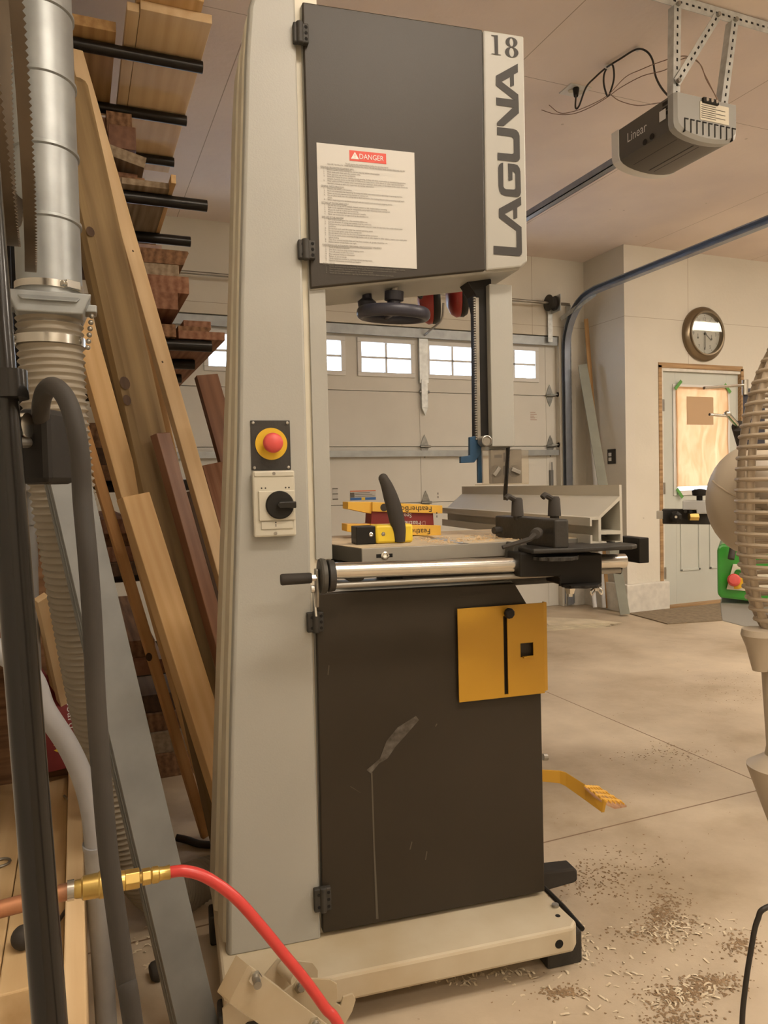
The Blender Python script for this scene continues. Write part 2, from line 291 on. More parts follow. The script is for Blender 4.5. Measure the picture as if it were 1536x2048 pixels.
M['glass'] = glassmat()
def papermat():
    m = bpy.data.materials.new('brown_craft_paper'); m.use_nodes = True; nt = m.node_tree; N = nt.nodes.new; L = nt.links.new
    nt.nodes.remove(nt.nodes['Principled BSDF']); o = nt.nodes['Material Output']
    d = N('ShaderNodeBsdfDiffuse'); d.inputs[0].default_value = (.62, .38, .20, 1); t = N('ShaderNodeBsdfTranslucent')
    n = N('ShaderNodeTexNoise'); n.inputs['Scale'].default_value = 5; n.inputs['Detail'].default_value = 4; n.inputs['Distortion'].default_value = 1.5
    tc = N('ShaderNodeTexCoord'); mp = N('ShaderNodeMapping'); mp.inputs['Scale'].default_value = (2, 1, .6); L(tc.outputs['Object'], mp.inputs[0]); L(mp.outputs[0], n.inputs[0])
    r = N('ShaderNodeValToRGB'); r.color_ramp.elements[0].color = (.48, .25, .11, 1); r.color_ramp.elements[1].color = (.74, .45, .235, 1); r.color_ramp.elements[0].position = .35; r.color_ramp.elements[1].position = .7
    L(n.outputs[0], r.inputs[0]); L(r.outputs[0], t.inputs[0]); mx = N('ShaderNodeMixShader'); mx.inputs[0].default_value = .32
    L(d.outputs[0], mx.inputs[1]); L(t.outputs[0], mx.inputs[2]); L(mx.outputs[0], o.inputs[0]); return m
M['kraft'] = papermat()
def clearmat():
    m = bpy.data.materials.new('clear_polycarbonate'); m.use_nodes = True; nt = m.node_tree; N = nt.nodes.new; L = nt.links.new
    bs = nt.nodes['Principled BSDF']; o = nt.nodes['Material Output']; bs.inputs['Base Color'].default_value = (.50, .45, .39, 1); bs.inputs['Roughness'].default_value = .15
    t = N('ShaderNodeBsdfTransparent'); t.inputs[0].default_value = (.95, .92, .86, 1); mx = N('ShaderNodeMixShader'); mx.inputs[0].default_value = .17
    L(t.outputs[0], mx.inputs[1]); L(bs.outputs[0], mx.inputs[2]); L(mx.outputs[0], o.inputs[0]); return m
M['clear'] = clearmat()
M['lamp'] = mat('lamp_diffuser', (1, 1, 1), .5, em=1, emc=LAMP_COL)
# ================================================================ SETTING
def st(name, b, m, **k): return solo(name, b, m, kind='structure', **k)
XL, YB, YG, YC, XR, HC, XE = -.25, -3.2, 5.44, 4.92, 4.2, 3.02, 9.2
st('floor', B().box(XL - .1, XE + .1, YB - .1, YG + .5, -.1, 0), M['floor'])
st('ceiling', B().box(XL - .1, XE + .1, YB - .1, YG + .5, HC, HC + .1), M['ceil'])
st('wall_left', B().box(XL - .1, XL, YB, YG + .2, 0, HC), M['wally'])
st('wall_back', B().box(XL, XE, YB - .1, YB, 0, HC), M['wall'])
st('wall_right', B().box(XE, XE + .1, YB, YG + .5, 0, HC), M['wally'])
gx0, gx1, gzt = .22, 3.93, 2.36
bw = B().box(XL, gx0, YG, YG + .15, 0, HC).box(gx1, XR + .12, YG, YG + .15, 0, HC).box(gx0, gx1, YG, YG + .15, gzt, HC)
st('wall_garage', bw, M['wall'])
st('wall_return', B().box(XR, XR + .1, YC, YG, 0, HC), M['wally'])
ex0, ex1, ezt = 4.56, 5.50, 2.055
st('wall_clock', B().box(XR + .1, ex0, YC, YC + .14, 0, HC).box(ex1, XE, YC, YC + .14, 0, HC).box(ex0, ex1, YC, YC + .14, ezt, HC), M['wall'])
# low painted stem wall at the foot of both walls
st('trim_1', B().prism([(XR - .05, YC - .055, 0), (4.60, YC - .055, 0), (4.60, YC - .001, 0), (XR - .001, YC - .001, 0), (XR - .001, YG - .001, 0), (XR - .05, YG - .001, 0)], (0, 0, .235)), M['trimw'], bevel=.006)
st('trim_2', B().box(gx1 + .02, XR - .05, YG - .02, YG, 0, .2), M['trimw'], bevel=.004)
# raw jamb round the entry door
st('trim_3', B().box(ex0 - .012, ex0 + .022, YC - .006, YC + .1, .235, ezt).box(ex0 - .012, ex1, YC - .006, YC + .1, ezt - .02, ezt + .022).box(ex1 - .02, ex1 + .012, YC - .006, YC + .1, 0, ezt), M['jamb'])
st('trim_4', B().box(ex0 + .022, ex0 + .042, YC + .002, YC + .1, 0, ezt - .02).box(ex0 + .04, ex1 - .02, YC + .002, YC + .1, ezt - .045, ezt - .02), M['trimw'])
# ---- entry door
yd = YC + .03
d = thing('door_2', None, None, (ex0 + .04, yd, 0)); tag(d, kind='structure')
gxa, gxb, gza, gzb = 4.755, 5.34, .985, 1.875
b = B().box(ex0 + .042, gxa, yd, yd + .045, .01, ezt - .046).box(gxb, ex1 - .02, yd, yd + .045, .01, ezt - .046).box(gxa, gxb, yd, yd + .045, .01, gza).box(gxa, gxb, yd, yd + .045, gzb, ezt - .046)
for xa in (4.80, 5.13):   # raised moulded panels
    for q in ((xa, .30, xa + .22, .80),):
        x0, z0, x1, z1 = q
        for (a, c, e, f_) in ((x0, x1, z0, z0 + .018), (x0, x1, z1 - .018, z1), (x0, x0 + .018, z0, z1), (x1 - .018, x1, z0, z1)):
            b.box(a, c, yd - .008, yd + .002, e, f_)
part('door_slab', b, M['entry'], d, bevel=.002)
part('window_trim', B().box(gxa - .03, gxa + .012, yd - .012, yd, gza - .03, gzb + .03).box(gxb - .012, gxb + .03, yd - .012, yd, gza - .03, gzb + .03).box(gxa, gxb, yd - .012, yd, gza - .03, gza + .012).box(gxa, gxb, yd - .012, yd, gzb - .012, gzb + .03), M['white'], d, bevel=.003)
part('window_pane', B().box(gxa, gxb, yd + .02, yd + .024, gza, gzb), M['glass'], d)
part('threshold', B().box(ex0 + .03, ex1 - .02, YC - .05, yd, .0, .02), M['jamb'], d)
for zz in (.30, 1.02, 1.72):
    part('hinge', B().box(ex0 + .034, ex0 + .052, YC - .004, yd + .004, zz - .05, zz + .05), M['steeld'], d, bevel=.002)
# craft paper taped over the door window, with tape at the corners
ps = B(); nx, nz = 14, 20
x0, x1, z0, z1 = gxa - .005, gxb + .002, gza + .045, gzb + .008
ps.add([(x0 + (x1 - x0) * i / nx, yd - .018 - .004 * math.sin(i * 1.7 + j * .6), z0 + (z1 - z0) * j / nz) for j in range(nz + 1) for i in range(nx + 1)],
       [(j * (nx + 1) + i, j * (nx + 1) + i + 1, (j + 1) * (nx + 1) + i + 1, (j + 1) * (nx + 1) + i) for j in range(nz) for i in range(nx)])
solo('paper_sheet', ps, M['kraft'], 'brown craft paper sheet taped over the entry door window', 'paper', smooth=60, flat=True)
solo('paper_patch', B().box(4.86, 5.16, yd - .0275, yd - .0255, 1.56, 1.80), mat('tan_paper', (.50, .34, .20), .8), 'small darker paper patch on the upper part of the craft paper', 'paper')
for i, (cx, cz, a, lb) in enumerate(((gxa - .01, gzb + .02, .8, 'green tape strip on the upper left corner of the door paper'), (gxb + .005, gzb + .005, -.8, 'green tape strip on the upper right corner of the door paper'), (gxa - .005, gza - .01, -.9, 'green tape strip on the lower left corner of the door paper'))):
    u = V((math.cos(a), 0, math.sin(a))); v_ = V((-math.sin(a), 0, math.cos(a)))
    solo('tape_strip', B().obox((cx + .02 * (1 if i != 1 else -1), yd - .031, cz), u * .05, v_ * .014, V((0, .0012, 0))), M['tape'], lb, 'tape')
# ---- garage door
yg = YG + .06
d = thing('door_1', None, None, ((gx0 + gx1) / 2, yg, 0)); tag(d, kind='structure')
wz0, wz1 = 1.997, 2.229; wins = [(2.11 + .5925 * i, 2.532 + .5925 * i) for i in range(-3, 3)]
joints = [0, .50, .955, 1.41, 1.85, gzt]
for i in range(4):
    b = B().box(gx0, gx1, yg, yg + .03, joints[i] + .002, joints[i + 1] - .002).box(gx0, gx1, yg + .03, yg + .045, joints[i], joints[i + 1] + .01)
    part('door_section', b, M['doorw'], d, bevel=.003)
b = B().box(gx0, gx1, yg, yg + .045, 1.852, wz0).box(gx0, gx1, yg, yg + .045, wz1, gzt)
xs = [gx0] + [q for w_ in wins for q in w_] + [gx1]
for i in range(0, len(xs), 2): b.box(xs[i], xs[i + 1], yg, yg + .045, wz0, wz1)
part('window_section', b, M['doorw'], d)
for a, c in wins:
    f_ = B()
    for (p, q, r, t) in ((a - .035, c + .035, wz0 - .035, wz0), (a - .035, c + .035, wz1, wz1 + .035), (a - .035, a, wz0, wz1), (c, c + .035, wz0, wz1)): f_.box(p, q, yg - .014, yg, r, t)
    f_.box((a + c) / 2 - .01, (a + c) / 2 + .01, yg - .006, yg + .03, wz0, wz1).box(a, c, yg - .006, yg + .03, (wz0 + wz1) / 2 - .009, (wz0 + wz1) / 2 + .009)
    fo = part('window_frame', f_, M['white'], d, bevel=.003)
    part('window_pane', B().box(a, c, yg + .018, yg + .022, wz0, wz1), M['glass'], fo)
for zc, hh in ((1.352, .016), (2.315, .028)):   # stiffening struts
    part('strut', B().box(gx0 + .02, gx1 - .01, yg - .05, yg, zc + hh - .004, zc + hh).box(gx0 + .02, gx1 - .01, yg - .05, yg, zc - hh, zc - hh + .004).box(gx0 + .02, gx1 - .01, yg - .052, yg - .046, zc - hh - .008, zc + hh + .008), M['galvl'], d)
for xx in (2.64, 3.86):
    part('stile', B().box(xx - .035, xx + .035, yg - .004, yg, .02, gzt - .02), M['doorw'] if xx > 3 else M['doorw'], d)
    for zc in joints[1:-1]:
        b = B()
        for sg in (1, -1):
            b.prism([(xx - .035, yg - .006, zc + sg * .012), (xx + .035, yg - .006, zc + sg * .012), (xx + .018, yg - .006, zc + sg * .06), (xx, yg - .006, zc + sg * .095), (xx - .018, yg - .006, zc + sg * .06)], (0, -.005, 0))
        b.cyl((xx - .045, yg - .022, zc), (xx + .045, yg - .022, zc), .011, n=12)
        part('hinge', b, M['hinge'], d, smooth=True)
        if xx > 3: part('roller', B().cyl((xx, yg - .03, zc + .01), (xx + .085, yg - .03, zc + .01), .006, n=10).cyl((xx + .07, yg - .03, zc + .01), (xx + .088, yg - .03, zc + .01), .022, n=16), M['galv'], d, smooth=True)
# opener arm bracket down the middle of the door
b = B().box(2.60, 2.68, yg - .03, yg, 1.92, 2.36).box(2.612, 2.668, yg - .034, yg, 1.72, 1.95)
b.prism([(2.612, yg - .034, 1.72), (2.668, yg - .034, 1.72), (2.64, yg - .034, 1.66)], (0, .02, 0))
part('arm_bracket', b, M['galv'], d, bevel=.002)
part('opener_arm', B().tube(smooth_path([(2.64, yg - .05, 2.30), (2.66, yg - .12, 2.33), (2.72, yg - .2, 2.40), (2.72, yg - .24, 2.52)]), .009, 8), M['steeld'], d, smooth=True)
part('lock_handle', B().box(3.845, 3.875, yg - .03, yg, 1.03, 1.2).cyl((3.86, yg - .03, 1.27), (3.86, yg - .03, .98), .005), M['galvd'], d, bevel=.003)
b = B().box(3.70 - .035, 3.70 + .035, yg - .0015, yg, 1.66, 1.662)
for k in range(5): b.box(3.665, 3.665 + .05 + .015 * math.sin(k * 2), yg - .0015, yg, 1.70 - k * .016, 1.706 - k * .016)
part('small_label', b, mat('faded_print', (.45, .33, .28), .6), d)
# warning labels on the door
def doorlabel(x0, x1, z0, z1, top, name='door_label'):
    lb = part(name, B().box(x0, x1, yg - .0025, yg - .0008, z0, z1), M['paper'], d)
    return lb
lb = doorlabel(*[g(640 + 145 / 5.9, 960 + 95 / 5.9, Y=yg).x, g(640 + 210 / 5.9, 1000, Y=yg).x, g(665, 1000, Y=yg).z, g(665, 976, Y=yg).z], None)
q = BASE[lb.name]
x0, x1, z0, z1 = g(664.5, 980, Y=yg).x, g(675.5, 980, Y=yg).x, g(665, 1000, Y=yg).z, g(665, 976, Y=yg).z
b = B()
for zc in (z1 - .006, (z0 + z1) / 2, z0 + .006): b.box(x0, x1, yg - .004, yg - .003, zc - .004, zc + .004)
part('print', b, M['inkg'], lb)
x0, x1, z0, z1 = g(700, 980, Y=yg).x, g(751, 980, Y=yg).x, g(725, 1000, Y=yg).z, g(725, 981, Y=yg).z
lb = doorlabel(x0, x1, z0, z1, None)
part('orange_band', B().box(x0, x1, yg - .004, yg - .003, z1 - .007, z1), M['orange'], lb)
part('blue_band', B().box(x0, x0 + (x1 - x0) * .43, yg - .004, yg - .003, z0, z0 + .02).box(x0 + (x1 - x0) * .58, x1, yg - .004, yg - .003, z0, z0 + .02), mat('label_blue', (.03, .14, .42), .5), lb)
part('yellow_band', B().box(x0 + (x1 - x0) * .44, x0 + (x1 - x0) * .57, yg - .004, yg - .003, z0, z0 + .02), M['yelt'], lb)
b = B().box(x0, x0 + .035, yg - .004, yg - .003, z0 + .022, z0 + .06)
for k in range(3): b.box(x0 + .04, x1 - .01 - .02 * k, yg - .004, yg - .003, z0 + .028 + k * .013, z0 + .032 + k * .013)
part('print', b, M['inkg'], lb)
# torsion shaft with its cable drum
t = thing('torsion_shaft', 'steel torsion shaft above the garage door with cable drum at right end', 'garage door shaft', (2.2, YG - .09, 2.60))
part('shaft', B().cyl((gx0 + .05, YG - .1, 2.612), (3.97, YG - .1, 2.612), .0125), M['steeld'], t, smooth=True)
part('cable_drum', B().lathe((3.79, YG - .1, 2.612), (-1, 0, 0), [(-.035, .01), (-.035, .06), (-.028, .062), (-.02, .05), (.02, .05), (.028, .068), (.036, .068), (.036, .01)]), M['blackm'], t, smooth=True)
part('bearing_plate', B().box(3.835, 3.842, YG - .16, YG - .002, 2.54, 2.68), M['galv'], t)
part('bearing_plate', B().box(2.2, 2.207, YG - .16, YG - .002, 2.54, 2.68), M['galv'], t)
# vertical and horizontal track on the right
tx = 3.975
path = [(tx, YG - .035, .02), (tx, YG - .035, 1.2), (tx, YG - .035, 2.22)]
for a in range(1, 9):
    th = a / 9 * math.pi / 2; path.append((tx, YG - .035 - .38 * (1 - math.cos(th)), 2.22 + .43 * math.sin(th)))
path += [(tx, YG - .45, 2.655), (tx, 3.2, 2.665), (tx, 2.0, 2.672)]
def channel(path, prof):
    rings = []
    for i, p in enumerate(path):
        p = V(p); t_ = (V(path[min(i + 1, len(path) - 1)]) - V(path[max(i - 1, 0)])).normalized()
        n_ = V((0, -t_.z, t_.y)); rings.append([p + V((1, 0, 0)) * a + n_ * c for a, c in prof])
    return rings
t = thing('door_track', 'curved steel track running up from the floor and along under the ceiling', 'garage door track', (tx, YG - .03, 0))
prof = [(-.028, -.026), (-.028, -.018), (.022, -.018), (.022, .018), (-.028, .018), (-.028, .026), (.028, .026), (.028, -.026)]
part('track_rail', B().loft(channel(path, prof)), M['track'], t, smooth=30)
part('angle_iron', B().box(tx + .03, tx + .034, YG - .07, YG, .03, 2.62).box(tx + .034, tx + .07, YG - .004, YG, .03, 2.62), M['galv'], t)
b = B(); a_, c_ = V((tx - .05, YG - .04, 2.50)), V((tx + .02, YG - .42, 2.63)); b.obox((a_ + c_) / 2, (c_ - a_) / 2, V((.002, 0, 0)), V((0, .006, .018)))
part('brace', b, M['galv'], t)
part('strap', B().box(3.80, 3.845, YG - .03, YG - .024, 2.30, 2.62), M['galv'], t)
t2 = B().box(tx - .02, tx + .02, 2.3, 2.34, 2.68, HC)
part('hanger', t2, M['galv'], t)
# opener rail and motor head
rx, rz = 2.38, 2.585
t = thing('garage_door_opener', 'grey ceiling mounted garage door opener with long rail to the door', 'garage door opener', (rx + .1, 2.5, 2.45))
part('rail', B().box(rx - .02, rx + .02, 2.70, YG - .07, rz - .018, rz - .014).box(rx - .02, rx - .016, 2.70, YG - .07, rz - .018, rz + .016).box(rx + .016, rx + .02, 2.70, YG - .07, rz - .018, rz + .016).box(rx - .01, rx + .01, 2.70, YG - .07, rz + .0, rz + .02), M['track'], t)
# head built round its seen corners: light rear end cap, dark sides, light front with vents
hx0, hx1, hy0, hy1, hz0, hz1 = 2.20, 2.52, 2.27, 2.66, 2.435, 2.60
def headring(y, dz0=0, ins=0):
    pts = []
    for k in range(13):
        a = math.pi * k / 12; pts.append(V(((hx0 + hx1) / 2 - ((hx1 - hx0) / 2 - ins) * math.cos(a), y, hz0 + .055 + dz0 - (.055 + dz0 * .2) * math.sin(a) ** .8)))
    return [V((hx0 + ins, y, hz1))] + pts + [V((hx1 - ins, y, hz1))]
part('housing', B().loft([headring(hy0 + .03), headring(hy1 - .06)]), M['opener'], t, bevel=.004, smooth=30)
part('rear_cap', B().loft([headring(hy1 - .062, 0, -.004), headring(hy1 - .02, 0, -.004), headring(hy1, .02, .02)]), M['white'], t, smooth=30)
fp = part('front_cap', B().loft([headring(hy0, .015, .008), headring(hy0 + .012, 0, -.003), headring(hy0 + .04, 0, -.003)]), M['openl'], t, smooth=30)
b = B()
for k in range(9):
    xx = hx0 + .04 + k * .031; b.box(xx, xx + .004, hy0 - .003, hy0 + .05, hz0 + .02, hz0 + .07).box(xx, xx + .02, hy0 - .003, hy0 + .003, hz0 + .068, hz0 + .072)
part('vent', b, M['black'], fp)
b = B()
for k in range(8): b.box(hx0 + .05 + k * .028, hx0 + .055 + k * .028, hy0 + .05, hy1 - .09, hz0 - .002 + .004 * abs(k - 3.5) , hz0 + .012 + .006 * abs(k - 3.5))
part('underside_rib', b, M['black'], t)
lb = part('label', B().box(hx0 + .12, hx0 + .27, hy0 - .003, hy0 + .001, hz0 + .078, hz0 + .148), M['sawl'], t)
b = B()
for k in range(7): b.box(hx0 + .125, hx0 + .20 + .05 * (k % 2), hy0 - .004, hy0 - .0031, hz0 + .086 + k * .008, hz0 + .0885 + k * .008)
part('print', b, M['inkg'], lb)
part('terminal_block', B().box(hx0 + .13, hx0 + .21, hy0 - .012, hy0, hz1 - .022, hz1 - .002), M['black'], t, bevel=.002)
b = B()
for k in range(3): b.cyl((hx0 + .145 + .025 * k, hy0 - .012, hz1 - .012), (hx0 + .145 + .025 * k, hy0 - .017, hz1 - .012), .007, n=10)
part('terminal_screw', b, M['steel'], t)
b = B().text('Linear', (hx0 - .0045, hy0 + .27, hz0 + .085), (0, -1, 0), (0, 0, 1), .055, sx=.85).add([(hx0 - .0045, hy0 + .085 , hz0 + .085), (hx0 - .0045, hy0 + .05, hz0 + .085), (hx0 - .0045, hy0 + .05, hz0 + .125), (hx0 - .0045, hy0 + .085, hz0 + .125)], [(0, 1, 2, 3)])
part('lettering', b, M['white'], t, flat=True)
b = B()
for k in range(3): b.box(hx0 - .002, hx0, hy0 + .04 , hy0 + .07, hz0 + .10 + .02 * k, hz0 + .113 + .02 * k)
b.cyl((hx0 - .003, hy0 + .13, hz0 + .05), (hx0, hy0 + .13, hz0 + .05), .012, n=12).cyl((hx0 - .003, hy0 + .17, hz0 + .045), (hx0, hy0 + .17, hz0 + .045), .012, n=12)
part('side_button', b, M['black'], t)
# perforated angle iron hanging frame
def perf(b, hb, p0, p1, wdir, w_=.035, th=.003, pitch=.032):
    p0, p1, wdir = V(p0), V(p1), V(wdir).normalized(); L_ = (p1 - p0).length; dn = (p1 - p0).normalized(); nn = dn.cross(wdir).normalized()
    b.obox((p0 + p1) / 2, (p1 - p0) / 2, wdir * w_ / 2, nn * th / 2)
    k = pitch / 2
    while k < L_ - .01:
        c = p0 + dn * k; hb.obox(c, dn * .0065, wdir * .004, nn * (th / 2 + .0006)); k += pitch
t = thing('hanger_frame', 'galvanised perforated angle iron frame holding the opener from the ceiling', 'hanger frame', (2.4, 2.35, HC))
b, hb = B(), B()
perf(b, hb, (1.95, 2.33, HC - .03), (3.2, 2.33, HC - .03), (0, 0, 1), .045)
b.box(1.95, 3.2, 2.33, 2.37, HC - .008, HC - .004)
part('ceiling_rail', b, M['galv'], t); part('punched_hole', hb, M['blk'], t)
ht = V((2.40, 2.33, HC - .03))
for nm, p0, p1, wd in (('hanger', (2.265, 2.325, HC - .05), (2.26, 2.33, hz1 - .0), (1, 0, 0)), ('hanger', (2.565, 2.32, HC - .05), (2.50, 2.33, hz1 - .04), (1, 0, 0)), ('brace', (2.47, 2.322, HC - .05), (2.255, 2.322, hz1 + .07), (.78, 0, -.62))):
    b, hb = B(), B(); perf(b, hb, p0, p1, wd)
    if nm == 'hanger': b.obox((V(p0) + V(p1)) / 2 + V((-.017, .015, 0)), (V(p1) - V(p0)) / 2, V((0, .016, 0)), V((.0015, 0, 0)))
    o = part(nm, b, M['galv'], t); part('punched_hole', hb, M['blk'], o)
b = B()
for p in ((2.265, 2.325, HC - .045), (2.565, 2.32, HC - .045), (2.47, 2.32, HC - .045), (2.258, 2.32, hz1 + .075)): b.cyl(V(p), V(p) + V((0, -.012, 0)), .009, n=6)
part('bolt', b, M['steeld'], t)
# outlet and cords on the ceiling
zc = HC
po = g(1150, 180, Z=zc)
t = thing('ceiling_outlet', 'white outlet plate on the ceiling with a black plug in it', 'outlet', po)
part('plate', B().box(po.x - .06, po.x + .06, po.y - .05, po.y + .05, zc - .006, zc), M['white'], t, bevel=.002)
part('socket', B().cyl((po.x - .02, po.y, zc - .009), (po.x - .02, po.y, zc), .017, n=16).cyl((po.x + .03, po.y, zc - .009), (po.x + .03, po.y, zc), .017, n=16), M['ivory'], t)
def gz(x, y, z): return g(x, y, Z=z)
t = thing('power_cord', 'thick black power cord looped from the ceiling outlet to the opener', 'cord', gz(1217, 130, zc))
part('plug', B().cyl(gz(1152, 178, zc - .01), gz(1152, 192, zc - .05), .016, .011, n=12), M['black'], t, smooth=True)
pth = [gz(1152, 190, zc - .05), gz(1151, 215, zc - .12), gz(1158, 212, zc - .12), gz(1172, 175, zc - .08), gz(1190, 155, zc - .03), gz(1213, 135, zc - .012), gz(1240, 118, zc - .012), gz(1272, 99, zc - .012), gz(1292, 102, zc - .05), gz(1305, 120, zc - .1), gz(1312, 155, zc - .2), gz(1330, 185, zc - .3), gz(1360, 211, hz1 + .01)]
part('cord', B().tube(smooth_path(pth, 6), .0042, 8), M['wire'], t, smooth=True)
pth = [gz(1214, 134, zc - .014), gz(1225, 130, zc - .03), gz(1228, 155, zc - .08), gz(1222, 180, zc - .12), gz(1215, 192, zc - .14), gz(1208, 170, zc - .1), gz(1208, 150, zc - .05), gz(1213, 137, zc - .014)]
part('loop', B().tube(smooth_path(pth, 6), .0042, 8), M['wire'], t, smooth=True)
part('clip', B().ball(gz(1215, 134, zc - .008), .014, 10).ball(gz(1275, 98, zc - .008), .012, 10), M['white'], t)
for i, (pts, lb) in enumerate((
    ([(1098, 210, 0), (1120, 226, .06), (1150, 222, .1), (1185, 208, .12), (1216, 190, .14), (1250, 155, .16), (1280, 140, .18), (1320, 124, .2), (1365, 112, .22), (1395, 122, .24), (1410, 150, .3), (1425, 180, .36), (1440, 210, .42)], 'upper thin brown wire arcing from the ceiling to the opener terminals'),
    ([(1083, 220, 0), (1110, 228, .05), (1145, 228, .1), (1180, 215, .12), (1214, 195, .14), (1240, 176, .16), (1285, 152, .18), (1330, 140, .2), (1370, 116, .22), (1400, 128, .24), (1412, 158, .3), (1428, 186, .37), (1442, 211, .42)], 'lower thin brown wire arcing beside its twin to the opener terminals'),
    ([(1222, 190, .14), (1240, 202, .17), (1275, 211, .2), (1310, 207, .26), (1345, 202, .32), (1385, 199, .36), (1415, 203, .4), (1432, 212, .42)], 'thin brown wire sagging low from the cord loop to the opener'))):
    solo('thin_wire', B().tube(smooth_path([gz(x, y, zc - dz) for x, y, dz in pts], 5), .0018, 6), M['wireb'], lb, 'wire', smooth=True)
# ---- clock, switch, things by the return wall
cc = g(1405, 669, Y=YC); R_ = .232
t = thing('wall_clock', 'round bronze wall clock hanging above the entry door', 'clock', (cc.x, YC, cc.z - R_))
part('rim', B().lathe((cc.x, YC, cc.z), (0, -1, 0), [(0, .215), (.0, R_), (.02, R_), (.035, .222), (.045, .205), (.05, .195), (.062, .188), (.06, .176), (.03, .172), (.02, .17), (.012, .165), (.012, .01)], 64), M['clockc'], t, smooth=30)
dl = part('dial', B().cyl((cc.x, YC - .012, cc.z), (cc.x, YC - .022, cc.z), .17, n=64), M['dial'], t)
b = B(); yy = YC - .0235
for h_ in range(1, 13):
    if h_ in (4, 8): continue
    a = math.pi / 6 * h_; b.text(str(h_), (cc.x + .125 * math.sin(a), yy, cc.z + .125 * math.cos(a) - .013), (1, 0, 0), (0, 0, 1), .042, 'c')
part('numeral', b, M['inkg'], dl, flat=True)
b = B()
for k in range(12):
    a = math.pi / 6 * k; u = V((math.sin(a), 0, math.cos(a))); b.obox(V((cc.x, yy, cc.z)) + u * .157, u * .006, V((-u.z, 0, u.x)) * .0015, V((0, .0005, 0)))
for xx, zz in ((-.075, -.035), (.078, -.04)): b.cyl((cc.x + xx, yy, cc.z + zz), (cc.x + xx, yy - .001, cc.z + zz), .009, n=12).obox((cc.x + xx, yy, cc.z + zz + .02), (.002, 0, 0), (0, .0005, 0), (0, 0, .015))
part('minute_mark', b, M['inkg'], dl)
part('minute_hand', B().obox((cc.x, yy - .006, cc.z - .05), (.0025, 0, 0), (0, .001, 0), (0, 0, .075)), M['inkg'], t)
u = V((math.sin(2.25), 0, math.cos(2.25)))
part('hour_hand', B().obox(V((cc.x, yy - .009, cc.z)) + u * .035, V((u.z, 0, -u.x)) * .003, V((0, .001, 0)), u * .05).cyl((cc.x, yy, cc.z), (cc.x, yy - .012, cc.z), .01, n=16), M['inkg'], t)
part('glass_cover', B().cyl((cc.x, YC - .050, cc.z), (cc.x, YC - .052, cc.z), .176, n=64), M['glass'], t)
sp_ = g(1224, 913, X=XR)
t = thing('light_switch', 'dark brown switch plate with two pale rockers on the return wall', 'switch', sp_)
part('plate', B().box(XR - .008, XR, sp_.y - .05, sp_.y + .05, sp_.z - .062, sp_.z + .062), M['blackm'], t, bevel=.002)
for dz in (-.022, .018): part('rocker', B().box(XR - .014, XR - .006, sp_.y - .002, sp_.y + .030, sp_.z + dz - .016, sp_.z + dz + .014), M['white'], t, bevel=.002)
def stick(name, p0, p1, w_, th, m, label, cat, roll=0, group=None, bevel=.001, facing=None):
    """a board from p0 (foot) to p1 (top); its own X axis runs along the grain. facing: direction the wide face looks"""
    p0, p1 = V(p0), V(p1); d_ = (p1 - p0); L_ = d_.length; ex = d_.normalized()
    f_ = V(facing) if facing else V((0, -1, 0)); ez = (f_ - ex * f_.dot(ex)).normalized(); ey = ez.cross(ex)
    if roll: q = Matrix.Rotation(roll, 3, ex); ez = q @ ez; ey = q @ ey
    me = bpy.data.meshes.new(name); b = B().box(0, L_, -w_ / 2, w_ / 2, -th / 2, th / 2)
    o = solo(name, b, m, label, cat, group=group, base=V((0, 0, 0)), bevel=bevel)
    o.matrix_world = Matrix.Translation(p0) @ Matrix((ex, ey, ez)).transposed().to_4x4(); return o
stick('trim_board', g(1250, 1229, Z=.012), g(1165, 730, X=4.06), .075, .035, M['sage'], 'grey green board leaning in the corner beside the garage door track', 'board', facing=(-.7, -1, 0))
stick('wood_strip', g(1216, 1216, Z=.012), g(1172, 638, X=4.16), .035, .018, M['pined'], 'tall thin tan wood strip leaning in the corner', 'board', facing=(-.7, -1, 0))
for i, (xb, xt, yt, lb) in enumerate(((1190, 1168, 1012, 'white wrapped roll with blue print leaning left of its twin in the corner'), (1208, 1177, 768, 'tall white wrapped roll with blue print behind the grey green board'))):
    p0, p1 = g(xb, 1215, Z=.02), g(xt, yt, X=4.14)
    t = thing('wrapped_roll', lb, 'roll', p0)
    part('roll_body', B().cyl(p0, p1, .018, n=16), M['wrap'], t, smooth=True)
    b = B(); dd = (p1 - p0)
    for k in range(9):
        c = p0 + dd * (k + .5) / 9; b.cyl(c - dd.normalized() * .02, c + dd.normalized() * .025, .0184, n=10)
    b.f = [f for i_, f in enumerate(b.f) if i_ % 12 in (3, 4, 8)]
    part('blue_print', b, M['blueink'], t, flat=True)
solo('floor_mat', B().prism([g(1250, 1226, Z=0), g(1335, 1249, Z=0), g(1442, 1242, Z=0) , V((5.6, 4.3, 0)), V((5.6, 4.86, 0)), V((4.62, 4.86, 0))], (0, 0, .008)), M['mat_'], 'flat brown rubber mat on the floor in front of the entry door', 'mat')
b = B()
for k in range(4):
    o_ = .02 * k; b.prism([g(1085 , 1262 - k * 2, Z=0) + V((o_, 0, .004 * k)), g(1212 + k * 3, 1254 - k * 2, Z=0) + V((o_, -.02 * k, .004 * k)), g(1190, 1240, Z=0) + V((-o_, 0, .004 * k)), g(1085, 1240, Z=0) + V((0, o_, .004 * k))], (0, 0, .003))
solo('cardboard_sheet', b, M['card'], 'flattened pale cardboard sheets lying on the floor by the garage door', 'cardboard')
